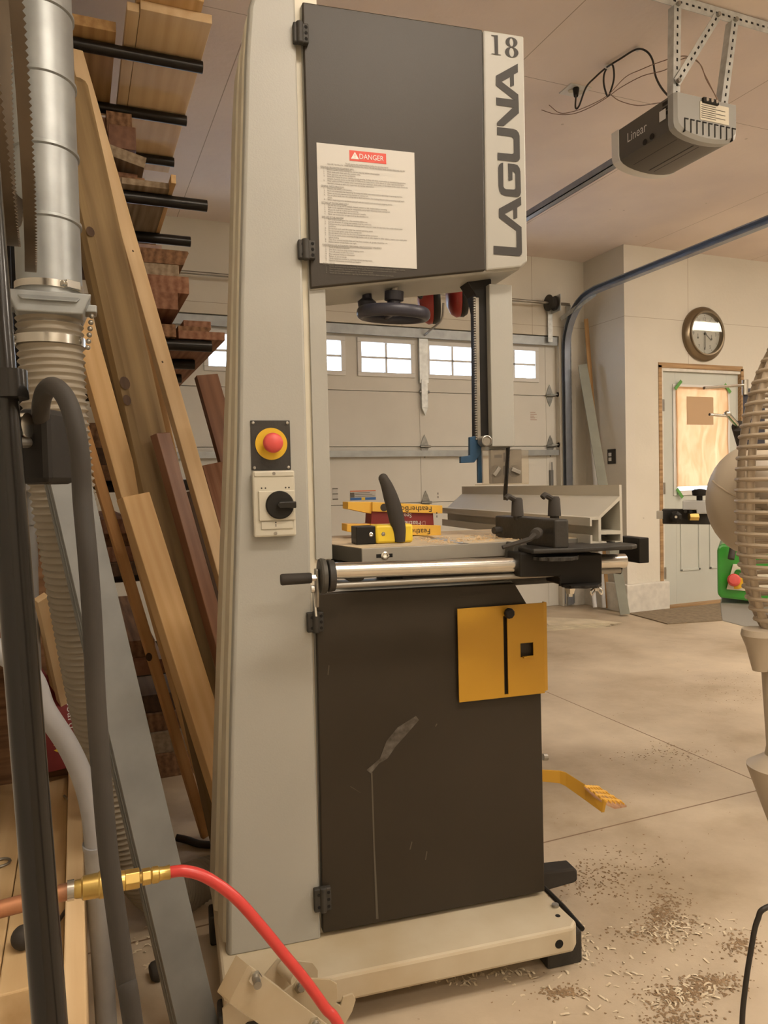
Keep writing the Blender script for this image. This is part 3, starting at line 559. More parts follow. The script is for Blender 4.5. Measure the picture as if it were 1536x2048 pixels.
# ceiling lights over and behind the camera
for i, (x, y, r, wt) in enumerate(LAMPS):
    t = thing('ceiling_light', 'long white fluorescent wrap light on the ceiling', 'ceiling light', (x, y, HC), group='shop lights on the ceiling')
    part('lamp_housing', B().box(x - .62, x + .62, y - .16, y + .16, HC - .04, HC), M['white'], t, bevel=.004)
    lm = M['lamp'].copy(); lm.node_tree.nodes['Principled BSDF'].inputs['Emission Strength'].default_value = wt
    part('diffuser', B().box(x - .6, x + .6, y - .14, y + .14, HC - .075, HC - .041), lm, t, bevel=.01)
# ================================================================ BANDSAW (built in its own axes)
YD = 1.58
def q(x, y, Y=YD): return s(x, y, Y=Y)
SB = V((.45, 1.66, 0))
saw = thing('bandsaw', 'tall grey and dark brown floor standing bandsaw in the middle of the shop', 'bandsaw', SB, 'S')
BASE[saw.name] = (SB, 'S')
# column: lofted side bands behind a flat front cover; the left edge tapers
zs_l = [(1912, 453), (1600, 455), (1300, 463), (845, 476), (600, 478), (100, 490), (0, 497)]
front_l = [q(x, y) for y, x in zs_l]; ztop = 2.155
front_l.append(V((.192, YD, ztop)))
rear_px = [(1950, 421), (1700, 427), (1550, 431), (1300, 438), (800, 455), (512, 463), (200, 470), (30, 481)]
rear_l = [s(x, y, Y=YD + .22) for y, x in rear_px]
def xl(pts, z):
    pts = sorted(pts, key=lambda p: p.z)
    if z <= pts[0].z: return pts[0].x + (z - pts[0].z) * (pts[1].x - pts[0].x) / (pts[1].z - pts[0].z)
    for a, c in zip(pts, pts[1:]):
        if z <= c.z: return a.x + (z - a.z) / (c.z - a.z) * (c.x - a.x)
    return pts[-1].x
zl = [.119, .3, .6, .9, 1.2, 1.5, 1.8, 2.0, 2.1, ztop]
def colring(Y, t, x1, inset=0.0):
    L_ = [V((xl(front_l, z) * (1 - t) + xl(rear_l, z) * t + inset + (.012 if z == ztop else 0), Y, z)) for z in zl]
    return L_ + [V((x1, Y, ztop)), V((x1, Y, .119))]
XH = .289   # hinge line
part('column_cover', B().loft([colring(YD + .004, 0, XH - .006, .004), colring(YD, 0, XH - .008, .008)][::-1] + [colring(YD + .018, .05, XH - .006)]), M['saw'], saw, bevel=.003, smooth=25)
part('column', B().loft([colring(YD + .02, .06, .333, .006), colring(YD + .05, .2, .333, .008), colring(YD + .056, .22, .333, .0), colring(YD + .13, .55, .333, .0), colring(YD + .136, .6, .333, .007), colring(YD + .18, .8, .333, .007), colring(YD + .186, .85, .333, 0), colring(YD + .30, 1.15, .333, 0)]), M['sawl'], saw, smooth=25)
part('column_throat', B().box(.298, .334, YD + .012, YD + .02, .95, 1.56), M['saw'], saw, bevel=.001)
# upper wheel box
ub = [q(603, 0), q(1049, 70), q(1057, 524), q(1043, 536), q(970, 546), q(620, 580)]
part('upper_wheel_box', B().prism([p + V((0, .008, 0)) for p in ub], (0, .17, 0)), M['saw'], saw, bevel=.006)
ud = part('upper_door', B().prism([q(604.5, 3), q(965, 59), q(971, 541), q(621, 576)], (0, .018, 0)), M['door'], saw, bevel=.003)
for o in (ud,): o.location.y -= 0
np_ = part('nameplate', B().prism([q(966.5, 59), q(1048, 72), q(1055.5, 523), q(1042, 534), q(972.5, 541)], (0, .018, 0)), M['strip'], saw, bevel=.004)
def decal(polys, Y, crop, sc_):
    b = B()
    for P in polys:
        pts = [s(crop[0] + x / sc_, crop[1] + y / sc_, Y=Y) for x, y in P]; b.add(pts, [tuple(range(len(pts)))])
    return b
c1, c2 = (960, 50), (960, 280); k_ = 8.192
up = lambda P: [(x, y) for x, y in P]
def arc(cx, cy, rx, ry, a0, a1, n=8): return [(cx + rx * math.cos(math.radians(a0 + (a1 - a0) * i / n)), cy + ry * math.sin(math.radians(a0 + (a1 - a0) * i / n))) for i in range(n + 1)]
def letter(nm, polys, crop):
    part(nm, decal(polys, YD - .0012, crop, k_), M['ink'], np_, flat=True)
letter('letter', [[(262, 830), (620, 632), (622, 775), (555, 810), (558, 990), (497, 1012), (495, 850), (355, 928), (628, 1138), (635, 1290), (638, 1445), (388, 1655), (280, 1645), (276, 1610), (290, 1585), (540, 1350), (270, 1312), (265, 1187), (556, 1222), (262, 990)]], c1)
letter('letter', [[(281, 1670), (540, 1700), (600, 1722), (635, 1765), (650, 1820), (655, 2180), (648, 2205), (625, 2230), (590, 2242), (290, 2212), (288, 2090), (520, 2112), (548, 2105), (556, 2085), (553, 1880), (540, 1845), (505, 1828), (282, 1800)]], c1)
letter('letter', [[(380, 370), (385, 760), (400, 790), (430, 805), (550, 812), (575, 805), (583, 785), (580, 560), (565, 525), (532, 512), (533, 652), (468, 670), (460, 383), (560, 392), (615, 410), (650, 460), (663, 520), (672, 860), (660, 905), (635, 930), (600, 936), (410, 912), (350, 885), (318, 830), (303, 750), (298, 460), (310, 410), (340, 380)]], c2)
letter('letter', [[(310, 1125), (672, 926), (676, 1065), (610, 1108), (612, 1275), (550, 1293), (545, 1135), (405, 1212), (682, 1428), (690, 1840), (680, 1880), (650, 1903), (610, 1902), (224, 1872), (222, 1733), (600, 1760), (595, 1485), (312, 1275)]], c2)
k2 = (960, 60); b = B()
P1 = [(343, 150), (548, 162), (560, 745), (650, 762), (650, 780), (355, 738), (355, 718), (460, 728), (440, 195), (343, 168)]
kk = 15.36
pts = [s(960 + x / kk, 60 + y / kk, Y=YD - .0012) for x, y in P1]; part('digit', B().add(pts, [tuple(range(len(pts)))]), M['ink'], np_, flat=True)
def ringp(cx, cy, rx, ry, ix, iy, sk=.12, n=28):
    b = B(); vs = []; fs = []
    for i in range(n):
        a = 2 * math.pi * i / n; ca, sa = math.cos(a), math.sin(a)
        vs.append(s(960 + (cx + rx * ca) / kk, 60 + (cy + ry * sa + sk * rx * ca) / kk, Y=YD - .0012)); vs.append(s(960 + (cx + ix * ca) / kk, 60 + (cy + iy * sa + sk * ix * ca) / kk, Y=YD - .0012))
    for i in range(n): j = (i + 1) % n; fs.append((2 * i, 2 * j, 2 * j + 1, 2 * i + 1))
    return vs, fs
b = B(); b.add(*ringp(970, 372, 182, 150, 62, 128)); b.add(*ringp(978, 682, 205, 162, 78, 142)); part('digit', b, M['ink'], np_, flat=True)
# danger label
L_ = [q(632, 285), q(828, 306), q(834, 538), q(640, 527)]
lx0, lx1, lz0, lz1 = .3205, .5385, 1.584, 1.8365
lb = part('danger_label', B().box(lx0, lx1, YD - .0012, YD, lz0, lz1), M['paper'], ud)
bx0, bx1, bz0, bz1 = lx0 + .071, lx0 + .153, lz1 - .031, lz1 - .009
part('red_banner', B().box(bx0, bx1, YD - .0018, YD - .0012, bz0, bz1), M['red'], lb)
yl = YD - .0024
part('banner_word', B().text('DANGER', (bx0 + .022, yl, bz0 + .0055), (1, 0, 0), (0, 0, 1), .0155, sx=.88), M['white'], lb, flat=True)
part('warning_triangle', B().add([(bx0 + .003, yl, bz0 + .004), (bx0 + .021, yl, bz0 + .004), (bx0 + .012, yl, bz1 - .003)], [(0, 1, 2)]), M['white'], lb, flat=True)
part('exclamation_mark', B().text('!', (bx0 + .012, yl - .0004, bz0 + .0055), (1, 0, 0), (0, 0, 1), .013, 'c'), M['red'], lb, flat=True)
lines = [('h1', 'Do not operate this machine without reading the operating manual'), ('h2', 'FAILURE TO FOLLOW THESE INSTRUCTIONS WILL RESULT IN AN ACCIDENT AND SEVERE PERSONAL INJURY'),
 ('H', 'PERSONAL PROTECTIVE EQUIPMENT (PPE)'), 'Remove jewelry, loose clothing and restrain long hair before using machine.', 'Wear steel-toed shoes with slip-resistant soles.', 'Wear approved eye and face protection.', 'Some dust created by power sanding, sawing, grinding, drilling, and other construction or woodworking activities', 'contains chemicals known to the State of California to cause cancer, birth defects or other reproductive harm.', 'Wear additional PPE as needed when required by your employer, local codes, or the nature of the work. Check the', "operator's manual or with your supervisor for further information.",
 ('H', 'GENERAL SAFETY PRACTICES'), 'Process only wood in this machine.', 'Read and understand the Operating, Servicing and Safety instructions before operating or servicing machine.', 'Never exceed any capacity of the machine or cutting tool.', 'Do not place hands near the cutting tool or feed mechanism. Use holding fixtures when processing small work', 'pieces.', 'Before beginning work, familiarize yourself with the location and use of each stopping device.',
 ('H', 'SETTING UP THE MACHINE SAFELY'), 'Do not use cutting tool if cracked, chipped, warped or dull. Inspect before mounting.', "Refer to the operator's manual for compatibility and proper mounting of the cutting tool.", 'All guards must be in place and functioning.', 'Always use Anti-Kick Back devices whenever possible.', 'Never use accessories not approved by the manufacturer.',
 ('H', 'SAFE USE OF THE MACHINE'), 'Run at full no load speed for a few moments before use.', 'Correct direction of cutting tool rotation must be confirmed.', 'Cutting must be properly balanced, tensioned and/or secured. Listen for any noise that could indicate poor', 'installation.', 'Do not feed work until the cutter has reached operating speed.', 'Do not exceed speed rating of the cutting tool.', 'Do not stand in line with the direction of movement of the workpiece.', 'Do not use work pieces containing foreign bodies such as nails, staples or other defects. Inspect each work piece', 'before feeding.', 'Clear floor around machine clean and free from sawdust, oil, grease, woodchips, etc.', 'Relieve tension of saw blade over night.',
 ('H', 'MAINTENANCE BY AUTHORIZED PERSONNEL ONLY-LOCKOUT SEQUENCE'), 'Notify all affected employees.', 'Shut down machine using normal stopping means.', 'Turn off power at main disconnect.', 'Place personal lock(s) on disconnect.', 'Relieve all stored energy.', 'Verify equipment lockout by activating normal starting means.', 'Perform maintenance on locked-out machine.',
 ('H', 'INSTALLATION'), 'Review and understand the Operating, Servicing and Safety instructions before installing or using the machine.', 'Electrical installation must be performed by a qualified electrician in accordance with local codes.', 'Place a powdered fire extinguisher near the operator\'s station.', 'Should you have any questions regarding the use of this machine, please contact your Dealer.']
z = bz0 - .009; b = B(); n_i = 0
for l in lines:
    hd = isinstance(l, tuple)
    if hd and l[0] == 'H':
        z -= .002; n_i = 0; b.text(l[1], (lx0 + .007, yl, z), (1, 0, 0), (0, 0, 1), .0048, sx=.8); b.box(lx0 + .007, lx0 + .007 + .0019 * len(l[1]), yl - .0002, yl, z - .0012, z - .0007)
    elif hd: b.text(l[1], ((lx0 + lx1) / 2, yl, z), (1, 0, 0), (0, 0, 1), .0047, 'c', sx=.75)
    else:
        if l[0].isupper(): n_i += 1; b.text('%d.' % n_i, (lx0 + .013, yl, z), (1, 0, 0), (0, 0, 1), .0045)
        b.text(l, (lx0 + .021, yl, z), (1, 0, 0), (0, 0, 1), .0046, sx=.83)
    z -= .0047
part('fine_print', b, M['inkg'], lb, flat=True)
# lower wheel box and door
lo = [q(628, 1186), q(1030, 1164), q(1082, 1250), q(1092, 1785), q(645, 1870)]
part('lower_wheel_box', B().prism([p + V((0, .016, .002)) for p in lo], (0, .17, 0)), M['saw'], saw, bevel=.005)
ld = part('lower_door', B().prism([q(632, 1187), q(1029, 1166), q(1080, 1251), q(1090, 1783), q(646, 1867)], (0, .018, 0)), M['door'], saw, bevel=.003)
def scuff(name, pts, m):
    part(name, B().add([q(x, y, YD - .0008) for x, y in pts], [tuple(range(len(pts)))]), m, ld, flat=True)
ms = mat('paint_scuff', (.13, .115, .095), .7, col2=(.045, .035, .025), var=.1, vscale=60, stretch=(1, 1, 1)); ms2 = mat('dust_streak', (.10, .085, .062), .8)
scuff('scuff_mark', [(733, 1540), (760, 1517), (773, 1482), (795, 1455), (832, 1432), (838, 1440), (812, 1470), (792, 1492), (775, 1517), (758, 1527), (742, 1547)], ms)
scuff('drip_mark', [(742, 1545), (745, 1545), (750, 1700), (757, 1838), (752, 1838), (747, 1700)], ms2)
for (x, y, dx, dy) in ((823, 1683, 4, 16), (853, 1702, 3, 18), (873, 1447, 3, 6), (657, 1330, 2, 20), (720, 1585, 20, -12)): scuff('scratch', [(x, y), (x + 2, y + 1), (x - dx + 2, y + dy), (x - dx, y + dy)], ms2)
# hinges
def hinge(x0, y0, x1, y1, par):
    a, c = q(x0, y0), q(x1, y1); xa, xb, za, zb = min(a.x, c.x), max(a.x, c.x), min(a.z, c.z), max(a.z, c.z); ym = YD
    h = part('hinge', B().box(xa, XH - .001, ym - .014, ym, za, zb).box(XH + .001, xb, ym - .014, ym, za, zb).cyl((XH, ym - .011, za - .002), (XH, ym - .011, zb + .002), .008, n=14), M['blackm'], saw, bevel=.0025, smooth=30)
    b = B()
    for xx in (xa + .010, xb - .006):
        for t_ in (.2, .5, .8) if xx > XH else (.22, .75): zz = za + (zb - za) * t_; b.cyl((xx, ym - .0146, zz), (xx, ym - .01, zz), .0035, n=10)
    part('screw_hole', b, M['blk'], h)
for a in ((584, 50, 616, 94), (594, 482, 629, 522), (612, 1224, 646, 1261), (626, 1774, 661, 1814)): hinge(*a, saw)
# emergency stop and main switch
e = part('stop_plate', B().box(.164, .2465, YD - .004, YD, 1.146, 1.250), M['blackm'], saw, bevel=.001)
ec = q(542, 888); part('yellow_disc', B().cyl((ec.x, YD - .006, ec.z), (ec.x, YD - .004, ec.z), .0335, n=40), M['yel'], e)
part('stop_button', B().lathe((ec.x + .001, YD - .006, ec.z + .001), (0, -1, 0), [(0, .012), (.012, .0125), (.013, .019), (.019, .021), (.026, .020), (.031, .015), (.033, .001)], 32), M['redb'], e, smooth=50)
for xx in (.1695, .241):
    for zz in (1.151, 1.2445): part('screw', B().lathe((xx, YD - .004, zz), (0, -1, 0), [(0, .0035), (.002, .003), (.0025, .001)], 12), M['steeld'], e, smooth=True)
sw = part('switch_box', B().box(.163, .251, YD - .022, YD, 1.006, 1.144), M['ivory'], saw, bevel=.004)
part('switch_cover', B().box(.174, .249, YD - .027, YD - .021, 1.04, 1.102).box(.166, .249, YD - .024, YD - .021, 1.132, 1.142).box(.178, .244, YD - .0245, YD - .021, 1.022, 1.038), M['ivory'], sw, bevel=.002)
kc = q(560, 1010, YD - .03); part('rotary_disc', B().lathe((kc.x, YD - .027, kc.z), (0, -1, 0), [(0, .0295), (.005, .029), (.007, .027), (.0075, .001)], 40), M['black'], sw, smooth=30)
part('rotary_handle', B().prism([(kc.x - .008, YD - .034, kc.z), (kc.x - .003, YD - .034, kc.z + .007), (kc.x + .032, YD - .034, kc.z + .007), (kc.x + .032, YD - .034, kc.z - .007), (kc.x - .003, YD - .034, kc.z - .007)], (0, -.012, 0)), M['blackg'], sw, bevel=.002)
b = B()
for xx in (.181, .189, .231, .238): b.cyl((xx, YD - .0225, 1.108), (xx, YD - .022, 1.108), .0018, n=8)
b.box(kc.x - .009 - .0007, kc.x - .009 + .0007, YD - .025, YD - .0244, 1.027, 1.033).cyl((kc.x - .009, YD - .025, 1.036), (kc.x - .009, YD - .0244, 1.036), .0016, n=8)
part('indicator_dot', b, M['ink'], sw)
for zz in (1.138, 1.013): part('screw', B().cyl((.207, YD - .0245, zz), (.207, YD - .022, zz), .0035, n=14), M['steeld'], sw)
# machine base, welded tray with a turned-down front lip
bz = .119; bl = [s(440, 1916, Z=bz), s(449, 2007, Z=bz), s(673, 1950, Z=bz), s(1147, 1846, Z=bz), s(1162, 1855, Z=bz), s(1092, 1790, Z=bz)]
bx0_, bx1_, by0 = .066, .845, 1.446
outl = [(bx0_, by0 + .01), (bx0_ + .01, by0), (bx1_ - .02, by0), (bx1_, by0 + .02), (.835, 1.60), (.835, 1.90), (bx0_, 1.90)]
part('base_tray', B().prism([V((x, y, .062)) for x, y in outl], (0, 0, bz - .062)), M['base'], saw, bevel=.012)
part('bolt_hole', B().cyl((.815, by0 + .05, bz + .0004), (.815, by0 + .05, bz - .01), .006, n=16), M['blk'], saw)
part('bolt_hole', B().cyl((.79, by0 - .0006, .088), (.79, by0 + .01, .088), .010, n=16), M['blk'], saw)
part('bolt_head', B().cyl((.828, by0 + .085, bz), (.828, by0 + .085, bz + .006), .008, n=16), M['steeld'], saw)
for x, y in ((.83, 1.512), (.10, 1.48), (.80, 1.84), (.10, 1.84)): part('foot', B().box(x - .045, x + .045, y - .02, y + .04, 0, .075), M['blackm'], saw, bevel=.006)
pp = s(1165, 1858, Y=1.47)
part('strut_bar', B().tube([s(1088, 1775, Y=1.62), s(1128, 1815, Y=1.55), pp], .006, 8), M['black'], saw)
tg = part('tow_tongue', B().prism([s(1080, 1745, Y=1.70), s(1150, 1737, Y=1.70), s(1156, 1742, Y=1.70), s(1156, 1762, Y=1.70), s(1148, 1767, Y=1.70), s(1080, 1786, Y=1.70)], (0, .05, 0)), M['dust'], saw, bevel=.006)
ph = s(1142, 1738, Y=1.725); part('pin_hole', B().cyl(ph, ph + V((0, 0, -.01)), .006, n=12), M['blk'], tg)
# brake pedal
pd = part('brake_pedal', B().loft([[q(x, y, Y_), q(x2, y2, Y_), q(x2, y2, Y_) + V((0, .006, 0)), q(x, y, Y_) + V((0, .006, 0))] for x, y, x2, y2, Y_ in ((1080, 1540, 1080, 1563, 1.66), (1120, 1542, 1120, 1567, 1.66), (1132, 1545, 1132, 1573, 1.655), (1170, 1569, 1170, 1600, 1.63), (1208, 1600, 1204, 1625, 1.60), (1213, 1606, 1209, 1625, 1.60))]), M['yelp'], saw, bevel=.001)
A_, B_, C_, D_ = q(1168, 1573, 1.62), q(1210, 1606, 1.60), q(1253, 1611, 1.66), q(1195, 1574, 1.72)
tr = wood('tread_wear', (.50, .30, .17), (.34, .18, .10), 9)
pl = part('tread_plate', B().prism([A_, q(1186, 1590, 1.61), B_, q(1230, 1615, 1.61), C_, q(1238, 1598, 1.70), D_], (0, 0, -.004)), tr, pd)
b = B()
for i in range(5): t_ = (i + .5) / 5; a = A_.lerp(D_, t_); c = B_.lerp(C_, t_); b.obox((a + c) / 2 + V((0, 0, .003)), (c - a) / 2, (D_ - A_).normalized() * .003, V((0, 0, .002)))
for i in range(4): t_ = (i + .3) / 4; a = A_.lerp(B_, t_); c = D_.lerp(C_, t_); b.obox((a + c) / 2 + V((0, 0, .003)), (c - a) / 2, (B_ - A_).normalized() * .003, V((0, 0, .002)))
part('tread_rib', b, M['yelc'], pl)
part('pedal_bolt', B().cyl(q(1086, 1514, 1.62), q(1094, 1514, 1.62), .008, n=10), M['steeld'], saw)
# yellow blade guard plate
yp = YD - .012; gl = [s(x, y, Y=yp) for x, y in ((915, 1218), (1087, 1210), (1087, 1396), (918, 1405))]
gx0_, gx1_ = gl[0].x, gl[1].x; gza_, gzb_ = gl[3].z, gl[0].z
def P_(x, y): return s(x, y, Y=yp)
sx0, sx1 = P_(1007.5, 1300).x, P_(1015.5, 1300).x; sz0, sz1 = P_(1010, 1389).z, P_(1010, 1232).z
hx0_, hx1_, hz0_, hz1_ = P_(1041, 1300).x, P_(1067, 1300).x, P_(1050, 1314).z, P_(1050, 1286).z
b = B().box(gx0_, sx0, yp, yp + .003, gza_, gzb_).box(sx0, sx1, yp, yp + .003, gza_, sz0).box(sx0, sx1, yp, yp + .003, sz1, gzb_).box(sx1, hx0_, yp, yp + .003, gza_, gzb_).box(hx1_, gx1_, yp, yp + .003, gza_, gzb_).box(hx0_, hx1_, yp, yp + .003, gza_, hz0_).box(hx0_, hx1_, yp, yp + .003, hz1_, gzb_)
gp = part('blade_guard_plate', b, M['yelp'], saw)
part('return_flange', B().prism([(gx1_, yp, gza_ + .004), (gx1_, yp, gzb_ + .002), (gx1_ + .009, yp + .002, gzb_ + .0), (gx1_ + .009, yp + .002, gza_ + .006)], (0, .006, 0)), M['yelp'], gp)
part('guard_tab', B().box(hx0_ + .006, hx1_, yp - .006, yp + .001, hz0_ - .002, hz0_ + .002), M['yelp'], gp)
kc2 = P_(1014, 1225); part('guard_knob', B().lathe((kc2.x, yp, kc2.z), (0, -1, 0), [(0, .006), (.006, .007), (.008, .0125), (.016, .0125), (.019, .009), (.0195, .001)], 9), M['black'], gp, bevel=.001)
# ---- upper guide post
xa, xb = s(981, 700, Y=YD + .05).x, s(1026.5, 700, Y=YD + .05).x
z0_ = s(1000, 893, Y=YD + .05).z
part('guide_post', B().box(xa, xb, YD + .05, YD + .11, z0_, 1.575), M['saw'], saw, bevel=.002)
def Pg(x, y, Y=YD + .07): return s(x, y, Y=Y)
part('blade_cover', B().prism([Pg(930, 556), Pg(950, 546), Pg(975, 544), Pg(983, 560), Pg(983, 895), Pg(960, 895), Pg(958, 700), Pg(957, 620), Pg(950, 588)], (0, .05, 0)), M['black'], saw, bevel=.002)
b = B(); a, c = Pg(953, 596), Pg(957, 878); b.obox((a + c) / 2, (c - a) / 2, V((.004, 0, 0)), V((0, .004, 0)))
for k in range(58): p = a.lerp(c, k / 57); b.obox(p + V((-.0055, 0, 0)), V((.0028, 0, 0)), V((0, .003, 0)), V((0, 0, .0017)))
part('rack_gear', b, M['steeld'], saw)
G_ = part('upper_guide', B().box(Pg(978, 900).x, Pg(1040, 900).x, YD + .06, YD + .075, Pg(1000, 967).z, Pg(1000, 899).z), mat('dusty_guide_metal', (.20, .18, .14), .55, .3, col2=(.11, .095, .075), var=.1, vscale=40), saw, bevel=.002)
part('guide_shield', B().box(Pg(950, 900).x, Pg(1042, 900).x, YD + .03, YD + .033, Pg(1000, 968).z, Pg(1000, 902).z), M['clear'], G_, bevel=.001)
part('shield_lip', B().box(Pg(952, 900).x, Pg(1041, 900).x, YD + .03, YD + .08, Pg(1000, 970).z, Pg(1000, 967).z), M['clear'], G_)
for x, y, an in ((990, 943, .9), (1028, 942, -.4)):
    p = Pg(x, y, YD + .04); kb = part('guide_knob', B().lathe(p, (0, -1, 0), [(-.014, .008), (-.002, .013), (0, .0145), (.006, .0145), (.007, .001)], 24), M['ironp'], G_, smooth=30)
    u = V((math.cos(an), 0, math.sin(an))); kb.data.transform(Matrix.Identity(4)); b = B().obox(p + V((0, -.009, 0)), u * .012, V((0, .004, 0)), V((-u.z, 0, u.x)) * .0045); part('guide_knob_grip', b, M['iron'], G_, bevel=.001)
b = B()
for x0, x1, y0, y1 in ((985, 1000, 910, 916), (1003, 1006, 906, 924), (1003, 1006, 932, 950)): b.box(Pg(x0, y0).x, Pg(x1, y0).x, YD + .0595, YD + .061, Pg(x0, y1).z, Pg(x0, y0).z)
part('guide_slot', b, M['blk'], G_)
part('angle_bracket', B().prism([Pg(940, 874), Pg(961, 870), Pg(963, 905), Pg(949, 925), Pg(922, 926), Pg(922, 913), Pg(940, 911)], (0, .012, 0)).box(Pg(958, 930).x, Pg(968, 930).x, YD + .075, YD + .085, Pg(960, 966).z, Pg(960, 900).z), M['blue'], G_, bevel=.001)
p = Pg(972, 882, YD + .045); part('lock_bolt', B().lathe(p, (0, -1, 0), [(-.02, .013), (.006, .013), (.007, .011), (.004, .009), (.004, .001)], 24), M['steeld'], G_, smooth=30)
part('post_shoe', B().prism([Pg(963, 893), Pg(990, 893), Pg(1027, 894), Pg(1015, 897), Pg(997, 901), Pg(963, 901)], (0, .03, 0)), M['saw'], G_)
# blade, seen edge on, running down through the table
xb_, = (Pg(1019, 930).x,)
PB = lambda x, y: s(x, y, Y=YD + .02)
b = B().obox((PB(1018.5, 895) + PB(1013, 990)) / 2 + V((0, .007, 0)), (PB(1013, 990) - PB(1018.5, 895)) / 2, V((.0016, 0, 0)), V((0, .008, 0)))
a, c = PB(1018.5, 895), PB(1013, 990)
for k in range(16): p = a.lerp(c, k / 15); b.prism([p + V((-.001, 0, .002)), p + V((.001, 0, .002)), p + V((0, -.004, -.002))], (0, .002, .0))
b.box(c.x - .0014, c.x + .0014, YD + .019, YD + .035, c.z - .012, c.z)
part('saw_blade', b, M['black'], saw)
# tension handwheel under the box
p = s(788, 640, Y=YD + .07); ax = V((.03, -.10, 1)).normalized()
hw = part('tension_handwheel', B(), M['black'], saw) if False else None
hc = s(787, 628, Y=YD + .07); R = (s(857, 628, Y=YD + .07) - s(717, 628, Y=YD + .07)).length / 2
rings = []; u, v_ = frame_for(ax); n1, n2 = 48, 14
b = B(); rings = []
for i in range(n1 + 1):
    a = 2 * math.pi * i / n1; rd = u * math.cos(a) + v_ * math.sin(a)
    rings.append([hc + rd * (R - .009 + .010 * math.cos(2 * math.pi * k / n2)) + ax * .014 * math.sin(2 * math.pi * k / n2) for k in range(n2)])
b.loft(rings, cap=False)
hw = part('handwheel', b, M['purple'], saw, smooth=60)
b = B()
for k in range(3):
    a = 2 * math.pi * k / 3 + .5; rd = u * math.cos(a) + v_ * math.sin(a); b.tube([hc + rd * .01 + ax * .006, hc + rd * (R - .012)], [.009, .006], 10)
part('spoke', b, M['purple'], hw, smooth=True)
part('wheel_hub', B().lathe(hc, ax, [(-.004, .001), (-.003, .016), (.014, .018), (.028, .015), (.03, .022), (.05, .022), (.052, .001)], 24), M['purple'], hw, smooth=30)
part('threaded_stem', B().cyl(hc + ax * .03, hc + ax * .09, .009), M['steeld'], hw)
part('lift_knob', B().lathe(hc + V((-.055, .03, .02)), ax, [(0, .001), (.001, .02), (.012, .022), (.02, .012), (.05, .008)], 16), M['purple'], saw, smooth=30)
# ---- table
TZ = .977; xt0, xt1, yt0, yt1 = .381, .97, 1.52, 1.93
outl = [(xt0, yt0), (xt1, yt0), (xt1, yt1), (.345, yt1), (.345, 1.665)]
tb = part('table', B().prism([V((x, y, TZ - .034)) for x, y in outl], (0, 0, .033)), M['ironp'], saw, bevel=.002)
part('table_surface', B().prism([V((x, y, TZ - .001)) for x, y in outl], (0, 0, .0012)), M['dusttop'], tb)
part('front_edge_bar', B().box(xt0, xt1, yt0 - .006, yt0, TZ - .032, TZ - .001), M['iron'], tb, bevel=.001)
part('adjust_slot', B().box(.412, .448, yt0 - .0066, yt0 - .006, TZ - .022, TZ - .014), M['blk'], tb, bevel=.003)
part('adjust_bolt', B().lathe((.431, yt0 - .006, TZ - .018), (0, -1, 0), [(0, .009), (.003, .009), (.004, .006), (.002, .004), (.002, .001)], 20), M['steel'], tb, smooth=30)
part('miter_slot', B().box(.60, .622, yt0 - .0064, yt1, TZ, TZ + .0006), M['steeld'], tb)
part('trunnion', B().box(.36, .40, 1.56, 1.9, .90, TZ - .034).box(.5, .9, 1.62, 1.85, .86, TZ - .034), M['blackm'], tb, bevel=.01)
b = B()
for k in range(260):
    x = random.uniform(.55, .95); y = random.uniform(1.53, 1.72); a = random.uniform(0, 3.14); r = random.uniform(.001, .005)
    b.obox((x, y, TZ + .0015), (r * math.cos(a), r * math.sin(a), .0005), (-.0008 * math.sin(a), .0008 * math.cos(a), 0), (0, 0, .0006))
part('table_chips', b, M['pinel'], tb, kind='stuff')
# ---- rail, lead screw, crank
YR = 1.46
part('rail_tube', B().cyl((.300, YR, .9395), (.974, YR, .9255), .0165, n=32), M['steel'], saw, smooth=30)
ra, rb_ = s(655, 1172, Y=YR), s(1240, 1141, Y=YR)
part('lead_screw', B().cyl(ra, rb_, .0062, n=14), M['iron'], saw, smooth=30)
part('rail_end_cap', B().lathe((.302, YR, .930), (-1, 0, 0), [(-.006, .001), (-.006, .031), (.006, .033), (.008, .03), (.009, .001)], 32), M['blackm'], saw, smooth=30)
cw = part('crank_disc', B().lathe((.291, YR, .930), (-1, 0, 0), [(0, .001), (0, .034), (.008, .036), (.012, .034), (.013, .001)], 36), M['ironp'], saw, smooth=30)
part('crank_arm', B().prism([(.276, YR - .010, .945), (.276, YR + .012, .945), (.276, YR + .010, .905), (.276, YR + .004, .868), (.276, YR - .004, .868), (.276, YR - .012, .905)], (-.006, 0, 0)), M['steeld'], cw, bevel=.002)
part('crank_handle', B().lathe((.262, YR - .004, .928), (-1, 0, 0), [(-.006, .004), (0, .004), (0, .0098), (.004, .0108), (.058, .0115), (.061, .010), (.061, .001)], 24), M['dust'], cw, smooth=30)
part('crank_nut', B().cyl((.272, YR - .004, .928), (.262, YR - .004, .928), .007, n=6).cyl((.268, YR + .002, .905), (.262, YR + .002, .905), .008, n=14), M['steel'], cw)
part('lever_plate', B().prism([(.270, YR + .01, .912), (.270, YR + .016, .905), (.272, YR + .006, .85), (.272, YR - .002, .85)], (-.003, 0, 0)), M['steel'], cw)
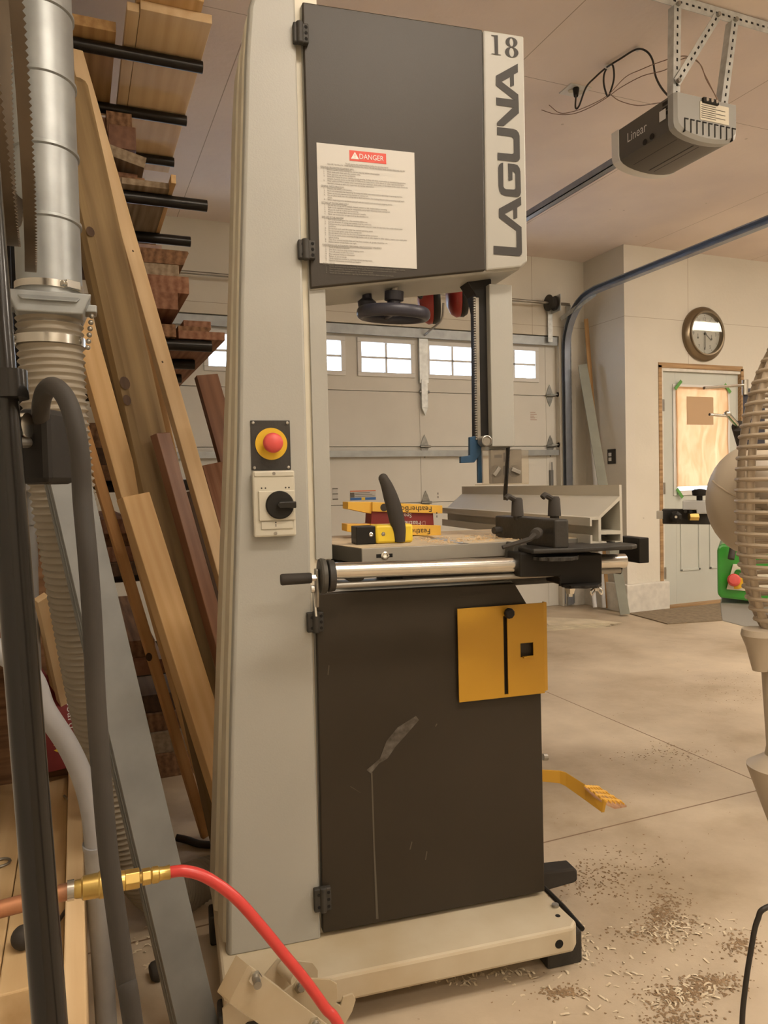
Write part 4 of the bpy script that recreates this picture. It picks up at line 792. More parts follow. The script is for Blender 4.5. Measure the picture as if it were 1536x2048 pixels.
# ---- fence and its carriage
fn = lambda cx, cy, Y=YR: s(970 + cx / 4.655, 960 + cy / 4.655, Y=Y)
polys = [[(1250, 45), (1272, 45), (1283, 590), (1262, 590)], [(1253, 150), (1253, 190), (1080, 354), (1055, 345)], [(1055, 345), (1080, 352), (1082, 585), (1058, 585)],
         [(1080, 472), (1262, 470), (1262, 505), (1080, 508)], [(978, 352), (1056, 345), (1056, 370), (995, 372), (995, 430), (978, 430)], [(982, 515), (1000, 515), (1000, 575), (1130, 572), (1135, 588), (1060, 605), (982, 605)], [(1210, 570), (1283, 568), (1283, 590), (1210, 590)]]
b = B()
for P in polys: b.prism([fn(*p) for p in P], (0, .94, 0))
fe = part('rip_fence', b, M['alu'], saw)
xl_, xr_ = s(1109, 1040, Y=1.40).x, s(1136, 1040, Y=1.40).x
cb = part('fence_clamp', B().prism([(xl_, 1.40, .966), (xr_ - .004, 1.392, .966), (xr_, 1.40, .966), (xr_, 1.66, .966), (xl_ - .018, 1.66, .966)], (0, 0, .062)), M['blackm'], saw, bevel=.004)
part('clamp_foot', B().prism([(xl_ - .05, 1.40, .958), (xl_ + .03, 1.385, .958), (.945, 1.385, .958), (.968, 1.40, .958), (.968, 1.50, .958), (xl_ - .05, 1.50, .958)], (0, 0, .010)), M['blackm'], cb, bevel=.003)
def lever(x, y, dirv, par, Y):
    p = s(x, y, Y=Y); a = V(dirv).normalized()
    l = part('clamp_lever', B().lathe(p, a, [(0, .010), (.009, .010), (.009, .0145), (.046, .0125), (.051, .010), (.052, .001)], 20), M['dust'], par, smooth=35)
    return p, a, l
for x in (1035, 1109):
    p, a, l = lever(x, 1040, (0, 0, 1), cb, 1.46 if x > 1100 else 1.56)
    part('lever_arm', B().tube(smooth_path([p + V((0, 0, .044)), p + V((-.012, -.004, .049)), p + V((-.026, -.008, .055)), p + V((-.033, -.009, .050))]), [.0065] * 25, 8), M['dust'], l, smooth=True)
p = s(1075, 1066, Y=1.42); a = V((-.6, -.8, .0)).normalized()
sl = part('side_lever', B().lathe(p, a, [(-.03, .008), (-.004, .009), (0, .012), (.03, .0105), (.032, .001)], 20), M['dust'], cb, smooth=35)
part('lever_arm', B().tube([p + a * .025, p + a * .03 + V((-.012, 0, -.010)), s(1005, 1095, Y=1.40)], [.007, .0055, .0045], 8), M['dust'], sl, smooth=True)
p = s(1003, 1060, Y=1.60); part('side_knob', B().lathe(p, (-1, -.3, 0), [(0, .005), (.004, .010), (.006, .008), (.02, .009), (.024, .008), (.025, .001)], 12), M['dust'], cb, smooth=35)
x0, x1 = s(1044, 1130, Y=1.44).x, s(1205, 1130, Y=1.44).x
cr = part('carriage', B().prism([s(1040, 1105, Y=1.43), s(1160, 1108, Y=1.43), s(1205, 1107, Y=1.43), s(1205, 1168, Y=1.43), s(1120, 1170, Y=1.43), s(1120, 1153, Y=1.43), s(1040, 1155, Y=1.43)], (0, .065, 0)), M['black'], saw, bevel=.004)
part('rail_bracket', B().prism([s(1028, 1085, Y=1.47), s(1042, 1087, Y=1.47), s(1042, 1150, Y=1.47), s(1020, 1150, Y=1.47)], (0, .04, 0)), M['ironp'], saw, bevel=.002)
def toothed(cx, cy, cz, r, th, n=14):
    pts = []
    for i in range(n * 4): a = 2 * math.pi * i / (n * 4); rr = r * (1 if i % 4 < 2 else .93); pts.append(V((cx + rr * math.cos(a), cy + rr * math.sin(a), cz)))
    return B().prism(pts, (0, 0, th))
tp = s(1108, 1118, Y=1.43); part('adjust_wheel', toothed(tp.x, 1.43, tp.z, .052, .008), M['blackm'], cr, bevel=.001)
tp = s(1165, 1173, Y=1.42); part('adjust_wheel', toothed(tp.x, 1.43, tp.z, .045, .006, 10), M['black'], cr, bevel=.001)
tp = s(1140, 1176, Y=1.42); part('hex_nut', B().cyl(tp, tp + V((0, 0, -.012)), .013, .009, n=6).cyl(tp + V((0, 0, -.012)), tp + V((0, 0, -.018)), .006, n=12), M['steel'], cr)
tp = s(1193, 1176, Y=1.42); part('wing_nut', B().cyl(tp, tp + V((0, 0, -.006)), .006, n=10).tube(smooth_path([tp, tp + V((-.006, 0, -.008)), tp + V((-.012, 0, -.014)), tp + V((-.014, 0, -.006)), tp + V((-.006, 0, .0))]), .002, 6).tube(smooth_path([tp, tp + V((.006, 0, -.008)), tp + V((.012, 0, -.014)), tp + V((.014, 0, -.006)), tp + V((.006, 0, .0))]), .002, 6), M['steel'], cr, smooth=True)
a, c = s(1247, 1073, Y=1.52), s(1288, 1124, Y=1.48)
part('rail_end_block', B().box(a.x, c.x, 1.46, 1.54, c.z, a.z), M['black'], saw, bevel=.002)
part('screw_end_bracket', B().prism([s(1247, 1120, Y=YR), s(1250, 1123, Y=YR), s(1243, 1149, Y=YR), s(1232, 1148, Y=YR), s(1236, 1128, Y=YR)], (0, .02, 0)), M['black'], saw, bevel=.002)
# ---- ear muffs hanging at the back of the throat
em = thing('ear_muffs', 'red and black ear muffs hanging behind the bandsaw under its upper box', 'ear muffs', s(890, 640, Y=2.0), 'S')
for (x, y, r, dx) in ((858, 603, .062, 0), (914, 590, .062, 1)):
    c = s(x, y, Y=1.96 + .03 * dx); dr = V((1, -.25, .05)).normalized()
    cu_ = part('ear_cup', B().lathe(c - dr * .03, dr, [(0, .001), (.001, r * .5), (.012, r * .86), (.026, r), (.036, r * .98), (.037, .01)], 32), M['redc'], em, smooth=50)
    part('ear_cushion', B().lathe(c - dr * .03, dr, [(.037, .01), (.037, r * .98), (.046, r), (.056, r * .9), (.058, r * .4)], 32), M['black'], em, smooth=50)
part('cup_stripe', B().lathe(s(937, 578, Y=1.97), V((1, -.25, .05)), [(0, .02), (.004, .045), (.01, .045), (.011, .02)], 24), M['yelt'], em, smooth=30)
part('headband', B().tube(smooth_path([s(848, 600, Y=1.93), s(836, 582, Y=1.93), s(850, 548, Y=1.95), s(885, 535, Y=1.97), s(925, 548, Y=1.99), s(940, 575, Y=1.99)]), .005, 8), M['black'], em, smooth=True)
part('hanging_wire', B().tube(smooth_path([s(835, 590, Y=1.9), s(843, 595, Y=1.9), s(850, 560, Y=1.9)]), .003, 6), M['wire'], em, smooth=True)
# ---- things on the table
def carton(name, label, x0, x1, y0, y1, dy, Yc, z0, ztop_, m, cat, tilt=0): pass
def bx(x0, y0, x1, y1, Y): a, c = s(x0, y0, Y=Y), s(x1, y1, Y=Y); return min(a.x, c.x), max(a.x, c.x), min(a.z, c.z), max(a.z, c.z)
Yf = 1.80
t = thing('featherboard_package', 'red and yellow featherboard package standing upside down on the saw table', 'package', (s(790, 1060, Y=Yf).x, Yf, TZ), 'S')
def brd(x0, x1, yt_, yb_): a = s(x0, yb_, Y=Yf); c = s(x1, yt_, Y=Yf); return a, c
for nm, (xa_, xb2, yt_, yb_, rise) in (('upper_board', (696, 885, 1004, 1026, 7)), ('lower_board', (694, 882, 1048, 1071, 3))):
    xm = 745 if nm[0] == 'u' else 742
    P = [s(xa_, yt_, Y=Yf), s(xm, yt_, Y=Yf), s(xm, yb_ + 2, Y=Yf), s(xa_, yb_ - 8, Y=Yf)]
    b = B().prism(P, (0, .06, 0)).prism([s(xm, yt_ + 0, Y=Yf - .012), s(xb2, yt_ + rise, Y=Yf - .012), s(xb2, yb_ + 1, Y=Yf - .012), s(xm, yb_ - 3, Y=Yf - .012)], (0, .075, 0))
    o = part(nm, b, M['yelc'], t, bevel=.001)
    e0, e1 = s(xb2 - 22, (yt_ + yb_) / 2 + 6 - (8 if nm[0] == 'u' else 8), Y=Yf - .0128), s(xm + 60, 0, Y=Yf)
    part('print', B().text('FeatherBoard', e0, (-1, 0, .035), (0, 0, -1), .020, sx=1.0), M['ink'], o, flat=True)
    b = B()
    for k in range(2): b.box(s(xb2 - 13, 1000, Y=Yf).x, s(xb2 - 11.5, 1000, Y=Yf).x, Yf - .0128, Yf - .0124, s(0, yb_ - 4 - 8 * k, Y=Yf).z - .0, s(0, yb_ - 9 - 8 * k, Y=Yf).z)
    c_ = s(768, yt_ + 11, Y=Yf - .0128)
    if nm[0] == 'u': b.cyl((c_.x, Yf - .0128, c_.z), (c_.x, Yf - .0124, c_.z), .0095, n=20)
    part('mark', b, M['ink'], o)
P = [s(744, 1019, Y=Yf - .005), s(866, 1025, Y=Yf - .005), s(868, 1058, Y=Yf - .005), s(742, 1052, Y=Yf - .005)]
o = part('red_box', B().prism(P, (0, .06, 0)), M['maroon'], t)
part('print', B().text('Feather', s(841, 1042, Y=Yf - .006), (-1, 0, .035), (0, 0, -1), .0165).text('Space', s(823, 1027, Y=Yf - .006), (-1, 0, .035), (0, 0, -1), .015), M['white'], o, flat=True)
part('faint_print', B().text('D-T', s(851, 1042, Y=Yf - .006), (-1, 0, .035), (0, 0, -1), .0165), mat('faded_white_print', (.38, .22, .20), .6), o, flat=True)
# push block with a curved handle
Yp = 1.60
t = thing('push_block', 'yellow and black push block with curved black handle on the saw table', 'push block', (s(770, 1085, Y=Yp).x, Yp, TZ), 'S')
x0, x1, z0, z1 = bx(713, 1084, 751, 1052, Yp); z0 = TZ + .0005
part('end_plate', B().box(x0, x1, Yp, Yp + .05, z0, z1), M['black'], t, bevel=.002)
xa_, xb2 = s(751, 1070, Y=Yp).x, s(826, 1070, Y=Yp).x
part('block', B().box(xa_, xb2, Yp - .003, Yp + .05, z0, z1 + .002), M['yelt'], t, bevel=.006, smooth=30)
sc1 = s(742, 1069, Y=Yp); part('screw', B().lathe((sc1.x, Yp, sc1.z), (0, -1, 0), [(0, .005), (.001, .005), (.002, .003), (.001, .001)], 16), M['steel'], t)
sc1 = s(766, 1068, Y=Yp); part('screw', B().lathe((sc1.x, Yp - .003, sc1.z), (0, -1, 0), [(0, .005), (.001, .004), (.0015, .001)], 6), M['steeld'], t)
cl = [(768, 957, 8), (775, 972, 10), (782, 992, 12), (789, 1015, 13), (795, 1040, 13), (800, 1060, 11), (801, 1084, 9)]
path = smooth_path([s(x, y, Y=Yp - .006) for x, y, r in cl], 5); rs = []
for i in range(len(path)): t_ = i / (len(path) - 1) * (len(cl) - 1); k = min(int(t_), len(cl) - 2); rs.append((cl[k][2] * (1 - t_ + k) + cl[k + 1][2] * (t_ - k)) / F * Yp * 1.28)
b = B().tube(path, rs, 16).ball(path[0], rs[0] * 1.04, 14)
b.v = [V((p.x, Yp + .004 + (p.y - Yp) * .8, max(p.z, TZ + .001))) for p in b.v]
part('handle', b, M['dust'], t, smooth=60)
# ================================================================ LUMBER RACK
AY = (2.84, 3.27, 3.70, 4.13, 4.56); AX = .49; RA = .021
LV = [g(408, 136, Y=2.84).z, g(413, 412, Y=2.84).z, g(418, 693, Y=2.84).z, 1.125, .80, .45]
rk = thing('lumber_rack', 'wall mounted steel lumber rack with black pipe arms stacked with boards', 'lumber rack', (XL + .05, 3.2, 0))
for yy in AY:
    part('upright', B().box(XL + .003, XL + .05, yy - .02, yy + .02, 0.002, 2.85), M['blackm'], rk)
for li, z in enumerate(LV):
    for yy in AY[:(3, 3, 5)[li] if li < 3 else 2]:
        xe = AX if li < 3 else .43
        part('arm', B().lathe((XL + .05, yy, z), (1, 0, 0), [(0, .01), (0, RA), (xe - XL - .05, RA), (xe - XL - .05, RA - .003), (xe - XL - .08, RA - .003), (xe - XL - .08, .001)], 20), mat('pipe_enamel', (.03, .027, .024), .32, .4, var=.2) if False else M['pipe'] if 'pipe' in M else M.setdefault('pipe', mat('black_iron_pipe', (.03, .027, .024), .32, .5, var=.3, vscale=30)), rk, smooth=30)
def rackboard(x0, x1, th, Ye, z0, L_, m, label, name='board', tilt=0, ch=0):
    """a board lying along the rack: near end face spans pixels x0..x1, bottom at height z0, end at Ye"""
    yp_ = 700
    a = g(x0, yp_, Y=Ye).x; c = g(x1, yp_, Y=Ye).x
    # pixel columns are read at this board's own height
    def xat(px): 
        y = 1000
        for _ in range(4):
            P = g(px, y, Y=Ye); y += (P.z - z0 - th / 2) * F / max(Ye, .1) * .95
        return g(px, y, Y=Ye).x
    a, c = xat(x0), xat(x1); wd = c - a
    me = B().box(0, L_, -wd / 2, wd / 2, -th / 2, th / 2)
    if ch:
        me = B().prism([(0, -wd / 2, -th / 2), (0, wd / 2 - ch, -th / 2), (0, wd / 2, th / 2 - ch * .3), (0, wd / 2 - ch * .2, th / 2), (0, -wd / 2, th / 2)], (L_, 0, 0))
    o = solo(name, me, m, label, 'board', bevel=.0015, base=V((0, 0, 0)), group=None)
    ex, ey = V((0, 1, 0)), V((-1, 0, 0)); ez = V((0, 0, 1))
    if ch: ey = V((1, 0, 0))
    R3 = Matrix((ex, ey, ez)).transposed()
    if ch: R3 = Matrix((ex, ey, V((0, 0, 1)))).transposed()
    R3 = R3 @ Matrix.Rotation(tilt, 3, 'X')
    o.matrix_world = Matrix.Translation((((a + c) / 2), Ye, z0 + th / 2 + (abs(math.sin(tilt)) * wd / 2))) @ R3.to_4x4(); return o
z1 = LV[0] + RA
rackboard(281, 424, .030, 2.60, z1, 1.28, M['pinel'], 'wide pale pine plank on the topmost rack arms, reaching out towards the ceiling seam')
rackboard(276, 408, .030, 2.54, z1 + .0305, 1.3, M['pine'], 'upper wide pine plank lying on top of the widest pale plank')
rackboard(254, 279, .028, 2.62, z1, 1.26, M['pinel'], 'narrow pine strip beside the wide pale plank on the top arms')
rackboard(140, 232, .035, 2.76, z1, .62, M['pined'], 'rough reddish plank at the wall end of the top rack arm')
z2 = LV[1] + RA
rackboard(243, 341, .022, 2.78, z2, 1.3, M['grey'], 'wide dusty plank, lowest on the second tier of the rack')
rackboard(342, 352, .030, 2.72, z2, 1.3, M['pine'], 'thin yellowish strip at the outer end of the second tier')
rackboard(150, 238, .030, 2.90, z2, 1.2, M['rough'], 'dark plank nearest the wall, lowest on the second tier')
rackboard(216, 318, .030, 2.86, z2 + .0225, 1.2, M['grey'], 'pale chamfered board second from the bottom of the second tier')
rackboard(180, 290, .030, 2.92, z2 + .053, 1.2, M['rough'], 'thin brown board in the middle of the second tier', ch=.01)
rackboard(150, 275, .035, 2.98, z2 + .084, 1.1, M['cedar'], 'reddish board above the middle of the second tier')
rackboard(217, 292, .040, 2.92, z2 + .120, 1.1, M['grey'], 'grey weathered board lying tilted on the second tier', tilt=.24)
rackboard(217, 272, .085, 3.00, z2 + .215, 1.1, M['rbrown'], 'thick red brown block under the second row of top arms')
rackboard(150, 214, .095, 3.02, z2 + .120, 1.1, M['rough'], 'thick brown timber near the wall in the middle of the second tier')
rackboard(150, 213, .080, 3.04, z2 + .216, 1.0, M['cedar'], 'salmon coloured board end near the wall high on the second tier')
rackboard(213, 264, .080, 3.07, z2 + .301, 1.0, M['rough'], 'short brown block near the top of the second tier')
rackboard(150, 212, .070, 3.10, z2 + .297, 1.0, M['cedar'], 'small reddish board end at the very top of the second tier')
z3 = LV[2] + RA
rackboard(357, 450, .030, 2.82, z3, 2.45, M['cedar'], 'long dark red plank sticking furthest out on the third tier')
rackboard(205, 352, .045, 2.80, z3, 2.45, M['rough'], 'wide rough plank lowest on the third tier')
rackboard(356, 422, .024, 2.86, z3 + .0305, 1.4, M['rough'], 'split grey board end second from the bottom at the outer edge of the third tier', ch=.012)
rackboard(367, 422, .030, 2.90, z3 + .055, 1.4, M['cedar'], 'small reddish board on the outer edge of the third tier')
rackboard(225, 356, .060, 2.75, z3 + .087, 1.4, M['cedar'], 'thick reddish slab with dark underside on the third tier')
rackboard(225, 300, .040, 2.84, z3 + .0457, 1.4, M['walnut'], 'dark narrow board tucked beneath the thick reddish slab')
rackboard(225, 378, .060, 2.76, z3 + .148, 1.4, M['cedar'], 'widest rough reddish slab on the third tier')
rackboard(235, 358, .050, 2.80, z3 + .209, 1.4, M['grey'], 'brown slab with broken corner second from the top of the third tier')
rackboard(238, 378, .052, 2.80, z3 + .260, 1.4, M['rough'], 'rough sawn slab on top of the third tier just below a pipe arm', ch=.02)
rackboard(250, 324, .055, 2.94, z3 + .313, 1.3, M['rbrown'], 'square red brown timber on top of the rough sawn slab')
for li, lst in ((3, ((150, 262, .05, 2.66, 0, 'rough', 'dark board lowest on the fourth tier of the rack'), (160, 250, .06, 2.70, .0505, 'walnut', 'dark board second on the fourth tier of the rack'), (170, 300, .09, 2.78, .111, 'rough', 'thick dark timber on top of the fourth tier'))),
                (4, ((150, 300, .045, 2.66, 0, 'walnut', 'dark plank lowest on the fifth tier of the rack'), (170, 290, .05, 2.70, .0455, 'cedar', 'red plank in the middle of the fifth tier of the rack'), (180, 280, .045, 2.74, .096, 'rough', 'brown plank third on the fifth tier of the rack'), (185, 262, .05, 2.7, .142, 'cedar', 'orange red plank on top of the fifth tier'))),
                (5, ((200, 330, .05, 2.68, 0, 'rbrown', 'dark red plank lowest on the sixth tier'), (210, 310, .06, 2.74, .0505, 'rough', 'brown plank on top of the sixth tier')))):
    for x0, x1, th, Ye, dz, mm_, lb in lst: rackboard(x0, x1, th, Ye, LV[li] + RA + dz, 1.2, M[mm_], lb)
for i, (x0, x1, z, th, mm_, lb) in enumerate(((262, 400, 0, .09, 'rough', 'long rough timber lying on the floor under the rack'), (275, 388, .0905, .08, 'grey', 'weathered timber resting on the floor timber under the rack'), (268, 372, .171, .07, 'rough', 'third timber up in the floor pile under the rack'), (262, 352, .242, .07, 'walnut', 'dark timber topmost of the floor pile under the rack'))):
    rackboard(x0, x1, th, 2.95 + .02 * i, z, 1.3, M[mm_], lb)
# ---- boards leaning against the rack
def lean(px0, py0, px1, py1, Yt, w_, th, m, label, roll=0, facing=None, name='leaning_board', bevel=.002, cat='board', lift=0.012):
    p0 = g(px0, py0, Z=lift); p1 = g(px1, py1, Y=Yt); return stick(name, p0, p1, w_, th, m, label, cat, facing=facing, bevel=bevel, roll=roll)
fc = (.35, -1, .1)
lean(614, 1735, 148, 104, 2.70, .050, .030, M['pinel'], 'long pale pine strip leaning diagonally from the top rack arm down behind the bandsaw', facing=fc)
lean(482, 1745, 128, 160, 2.50, .125, .09, M['post'], 'thick rounded timber post with knots leaning against the rack', facing=fc, name='timber_post', bevel=.028)
lean(488, 1700, 170, 250, 2.70, .11, .06, M['pined'], 'second timber post leaning behind the rounded knotty post', facing=(.1, -1, .1), name='timber_post', bevel=.004)
lean(464, 1725, 160, 640, 2.30, .062, .038, M['pine'], 'pine stud leaning just left of the rounded post', facing=fc)
lean(517, 1790, 266, 992, 2.12, .082, .036, M['pine'], 'short pine board with streaks leaning in front of the pine stud', facing=(.5, -1, .1))
lean(412, 1672, 160, 835, 2.30, .030, .020, M['orangew'], 'thin orange brown strip with a knot leaning beside the flex hose', facing=fc)
lean(566, 1745, 320, 868, 2.22, .052, .028, M['rbrown'], 'red brown board leaning in front of the rounded post', facing=(.75, -1, .1))
lean(560, 1700, 372, 985, 2.40, .085, .03, M['walnut'], 'dark walnut board leaning right of the red brown board', facing=(.2, -1, .1))
lean(640, 1640, 436, 928, 2.55, .125, .06, M['cedar'], 'rough thick slab with a split top leaning close to the saw column', facing=(.1, -1, .2))
lean(650, 1600, 412, 752, 2.86, .085, .03, M['rbrown'], 'reddish board with square top leaning against the garage door side of the rack', facing=(.2, -1, .1))
def knot(o, x, y, r, th, ry=1.3):
    mi = o.matrix_world.inverted(); c0 = mi @ V((0, 0, CAMH)); c1 = mi @ g(x, y, D=1); d_ = c1 - c0
    t_ = (th / 2 + .0004 - c0.z) / d_.z; p = c0 + d_ * t_
    BASE[o.name] = (V((0, 0, 0)), 'G')
    b = B(); b.add([(p.x + r * ry * math.cos(a * math.pi / 8), p.y + r * math.sin(a * math.pi / 8), p.z) for a in range(16)], [tuple(range(16))])
    part('knot', b, M['walnut'], o, flat=True)
OB = {o['label']: o for o in C.objects if 'label' in o}
bpy.context.view_layer.update()
o = OB['long pale pine strip leaning diagonally from the top rack arm down behind the bandsaw']
for x, y in ((152, 184), (168, 238), (239, 482), (266, 502), (325, 724)): knot(o, x, y, .003, .030)
o = OB['thick rounded timber post with knots leaning against the rack']
for x, y, r in ((250, 766, .015), (181, 463, .012), (254, 800, .012)): knot(o, x, y, r, .09)
knot(OB['thin orange brown strip with a knot leaning beside the flex hose'], 298, 1314, .010, .020)
# ================================================================ DUST DUCT AND HOSES
YDU = 1.70; dc = g(99, 560, Y=YDU); RD = .065
t = thing('dust_duct', 'vertical galvanised dust collection duct with seam rings and a hose clamp', 'duct', (dc.x, YDU, g(99, 605, Y=YDU).z))
zt = HC - .002; zb = g(99, 615, Y=YDU).z
part('duct_pipe', B().cyl((dc.x, YDU, zb), (dc.x, YDU, zt), RD - .002, n=48), M['galvl'], t, smooth=True)
b = B()
for y in (45, 180, 318, 455): 
    z = g(140, y, Y=YDU).z; o = part('seam_ring', B().lathe((dc.x, YDU, z), (0, .06, 1), [(-.006, RD - .003), (-.003, RD + .002), (.003, RD + .002), (.006, RD - .003)], 48), M['galvl'], t, smooth=True)
z = g(99, 580, Y=YDU).z
cl_ = part('hose_clamp', B().lathe((dc.x, YDU, z), (.03, 0, 1), [(-.007, RD - .002), (-.007, RD + .002), (.007, RD + .002), (.007, RD - .002)], 48), M['steel'], t, smooth=30)
a = -.9; cpt = V((dc.x + (RD + .004) * math.cos(a), YDU + (RD + .004) * math.sin(a), z))
part('clamp_screw', B().obox(cpt, V((-math.sin(a), math.cos(a), 0)) * .016, V((math.cos(a), math.sin(a), 0)) * .006, V((0, 0, .008))).cyl(cpt + V((-math.sin(a), math.cos(a), 0)) * -.024, cpt, .006, n=8), M['steel'], cl_, bevel=.001)
zg = g(99, 622, Y=YDU).z
part('gate_collar', B().prism([(dc.x - .078, YDU - .078, zg + .022), (dc.x + .078, YDU - .078, zg + .022), (dc.x + .06, YDU - .078, zg - .02), (dc.x - .06, YDU - .078, zg - .02)], (0, .15, 0)).prism([(dc.x - .066, YDU - .07, zg + .021), (dc.x + .066, YDU - .07, zg + .021), (dc.x + .05, YDU - .088, zg + .002), (dc.x - .05, YDU - .088, zg + .002)], (0, .02, .0)), M['galvl'], t, bevel=.003)
for sx_ in (-1, 1):
    part('gate_ear', B().box(dc.x + sx_ * .075 - .014, dc.x + sx_ * .075 + .014, YDU - .03, YDU + .02, zg - .004, zg + .012), M['galvl'], t, bevel=.003)
    b = B(); px_ = dc.x + sx_ * .078
    for k in range(6): b.ball((px_ - sx_ * .002 * k, YDU - .03, zg - .012 - .013 * k), .0055, 10)
    part('bead_chain', b, M['steeld'], t, smooth=True)
def flex(name, pts, R_, pitch, m, label, amp=.0028, cat='hose', sub=14, n=28):
    path = smooth_path(pts, 60)
    L_ = [0]
    for i in range(1, len(path)): L_.append(L_[-1] + (path[i] - path[i - 1]).length)
    N_ = int(L_[-1] / pitch * 6); pp_, rr = [], []
    j = 0
    for k in range(N_ + 1):
        d_ = L_[-1] * k / N_
        while j < len(L_) - 2 and L_[j + 1] < d_: j += 1
        f_ = (d_ - L_[j]) / max(L_[j + 1] - L_[j], 1e-9); pp_.append(path[j].lerp(path[j + 1], f_))
        rr.append(R_ + amp * (abs(math.cos(math.pi * d_ / pitch)) ** 3 * 2 - 1))
    return solo(name, B().tube(pp_, rr, n), m, label, cat, smooth=70)
flex('flex_hose', [g(99, 640, Y=1.70), g(104, 730, Y=1.70), g(112, 850, Y=1.70), g(125, 980, Y=1.71), g(146, 1110, Y=1.73), g(165, 1220, Y=1.76), g(186, 1340, Y=1.79), g(208, 1450, Y=1.82), g(232, 1560, Y=1.85), g(258, 1660, Y=1.88), g(292, 1745, Y=1.92), g(345, 1785, Y=2.0), g(405, 1765, Y=2.08), g(460, 1750, Y=2.1)], .063, .0145, M['hose'], 'cream corrugated dust hose curving from the duct down to the back of the bandsaw')
b = B().lathe(g(99, 686, Y=YDU), (0, 0, 1), [(-.009, .06), (-.009, .070), (.009, .070), (.009, .06)], 48)
solo('band_clamp', b, M['steel'], 'wide shiny band clamp round the top of the cream flex hose', 'clamp', smooth=30)
# leaning galvanised stud
p0, p1 = g(407, 2110, Z=.0), g(138, 962, Y=1.60)
ex = (p1 - p0).normalized(); f_ = V((.42, -1, 0)); ez = (f_ - ex * f_.dot(ex)).normalized(); ey = ez.cross(ex); L_ = (p1 - p0).length
w2, dp, th = .040, .034, .003
b = B().prism([(0, -w2, 0), (0, w2, 0), (0, w2, -dp), (0, w2 - .012, -dp), (0, w2 - .012, -dp + th), (0, w2 - th, -dp + th), (0, w2 - th, -th), (0, -w2 + th, -th), (0, -w2 + th, -dp + th), (0, -w2 + .012, -dp + th), (0, -w2 + .012, -dp), (0, -w2, -dp)], (L_, 0, 0))
for r_ in (-.012, -.022): b.box(0, L_, w2 - .0005, w2 + .0015, r_ - .0015, r_ + .0015).box(0, L_, -w2 - .0015, -w2 + .0005, r_ - .0015, r_ + .0015)
o = solo('steel_stud', b, M['galvd'], 'grey galvanised steel stud leaning in front of the cream flex hose', 'metal stud', base=V((0, 0, 0)), bevel=.001)
o.matrix_world = Matrix.Translation(p0 + V((0, 0, .02))) @ Matrix((ex, ey, ez)).transposed().to_4x4()
# black stand pole and its bracket, heavy rubber hose
pa, pb = g(100, 2048, D=.64), g(-24, 480, D=.64); dd = (pa - pb)
pfl = pb + dd * ((pb.z - .003) / (pb.z - pa.z)); ptp = pb - dd * .10
t = thing('stand_pole', 'glossy black steel pole standing at the far left close to the camera', 'pole', pfl)
part('pole', B().cyl(pfl, ptp, .0142, n=28), M['blackg'], t, smooth=True)
part('foot_plate', B().cyl((pfl.x, pfl.y, 0.0), (pfl.x, pfl.y, .01), .08, n=32), M['black'], t, smooth=30)
pm = g(18, 770, D=.64); part('pole_collar', B().cyl(pm - dd.normalized() * .012, pm + dd.normalized() * .012, .0152, n=28), M['blackg'], t, smooth=30)
a, c = g(60, 822, D=.70), g(128, 968, D=.70)
ux = V((math.cos(-YAW * 1), math.sin(-YAW), 0)); ctr = (a + c) / 2; hw_ = (V((c.x, c.y, 0)) - V((a.x, a.y, 0))).length / 2
fx = V(((c.x - a.x), (c.y - a.y), 0)).normalized(); fy = V((-fx.y, fx.x, 0))
bb = part('bracket_box', B().obox(ctr, fx * hw_, fy * .025, V((0, 0, (a.z - c.z) / 2))), M['black'], t, bevel=.006)
kx = g(52, 850, D=.665); part('bracket_washer', B().cyl(kx - fx * .004, kx + fx * .002, .011, n=20), M['steel'], bb, smooth=30)
part('bracket_bolt', B().cyl(g(22, 885, D=.645), g(70, 885, D=.69), .005, n=12), M['steeld'], bb)
hp = [(82, 850, .685), (82, 810, .665), (90, 783, .645), (105, 772, .63), (124, 785, .62), (140, 815, .615), (152, 860, .61), (161, 920, .61), (165, 1000, .61), (176, 1120, .60), (185, 1250, .60), (192, 1400, .60), (203, 1550, .60), (216, 1700, .60), (236, 1850, .60), (252, 1960, .60), (268, 2060, .60)]
pts = [g(x, y, D=d_) for x, y, d_ in hp]; l_ = pts[-1]; pts += [V((l_.x + .03, l_.y + .02, .35)), V((l_.x + .05, l_.y + .03, .1)), V((l_.x + .07, l_.y + .15, .016)), V((l_.x + .0, l_.y + .35, .012))]
solo('rubber_hose', B().tube(smooth_path(pts, 8), .0078, 16), M['dust'], 'thick dusty black rubber hose arching out of the black bracket and hanging down', 'hose', smooth=True)
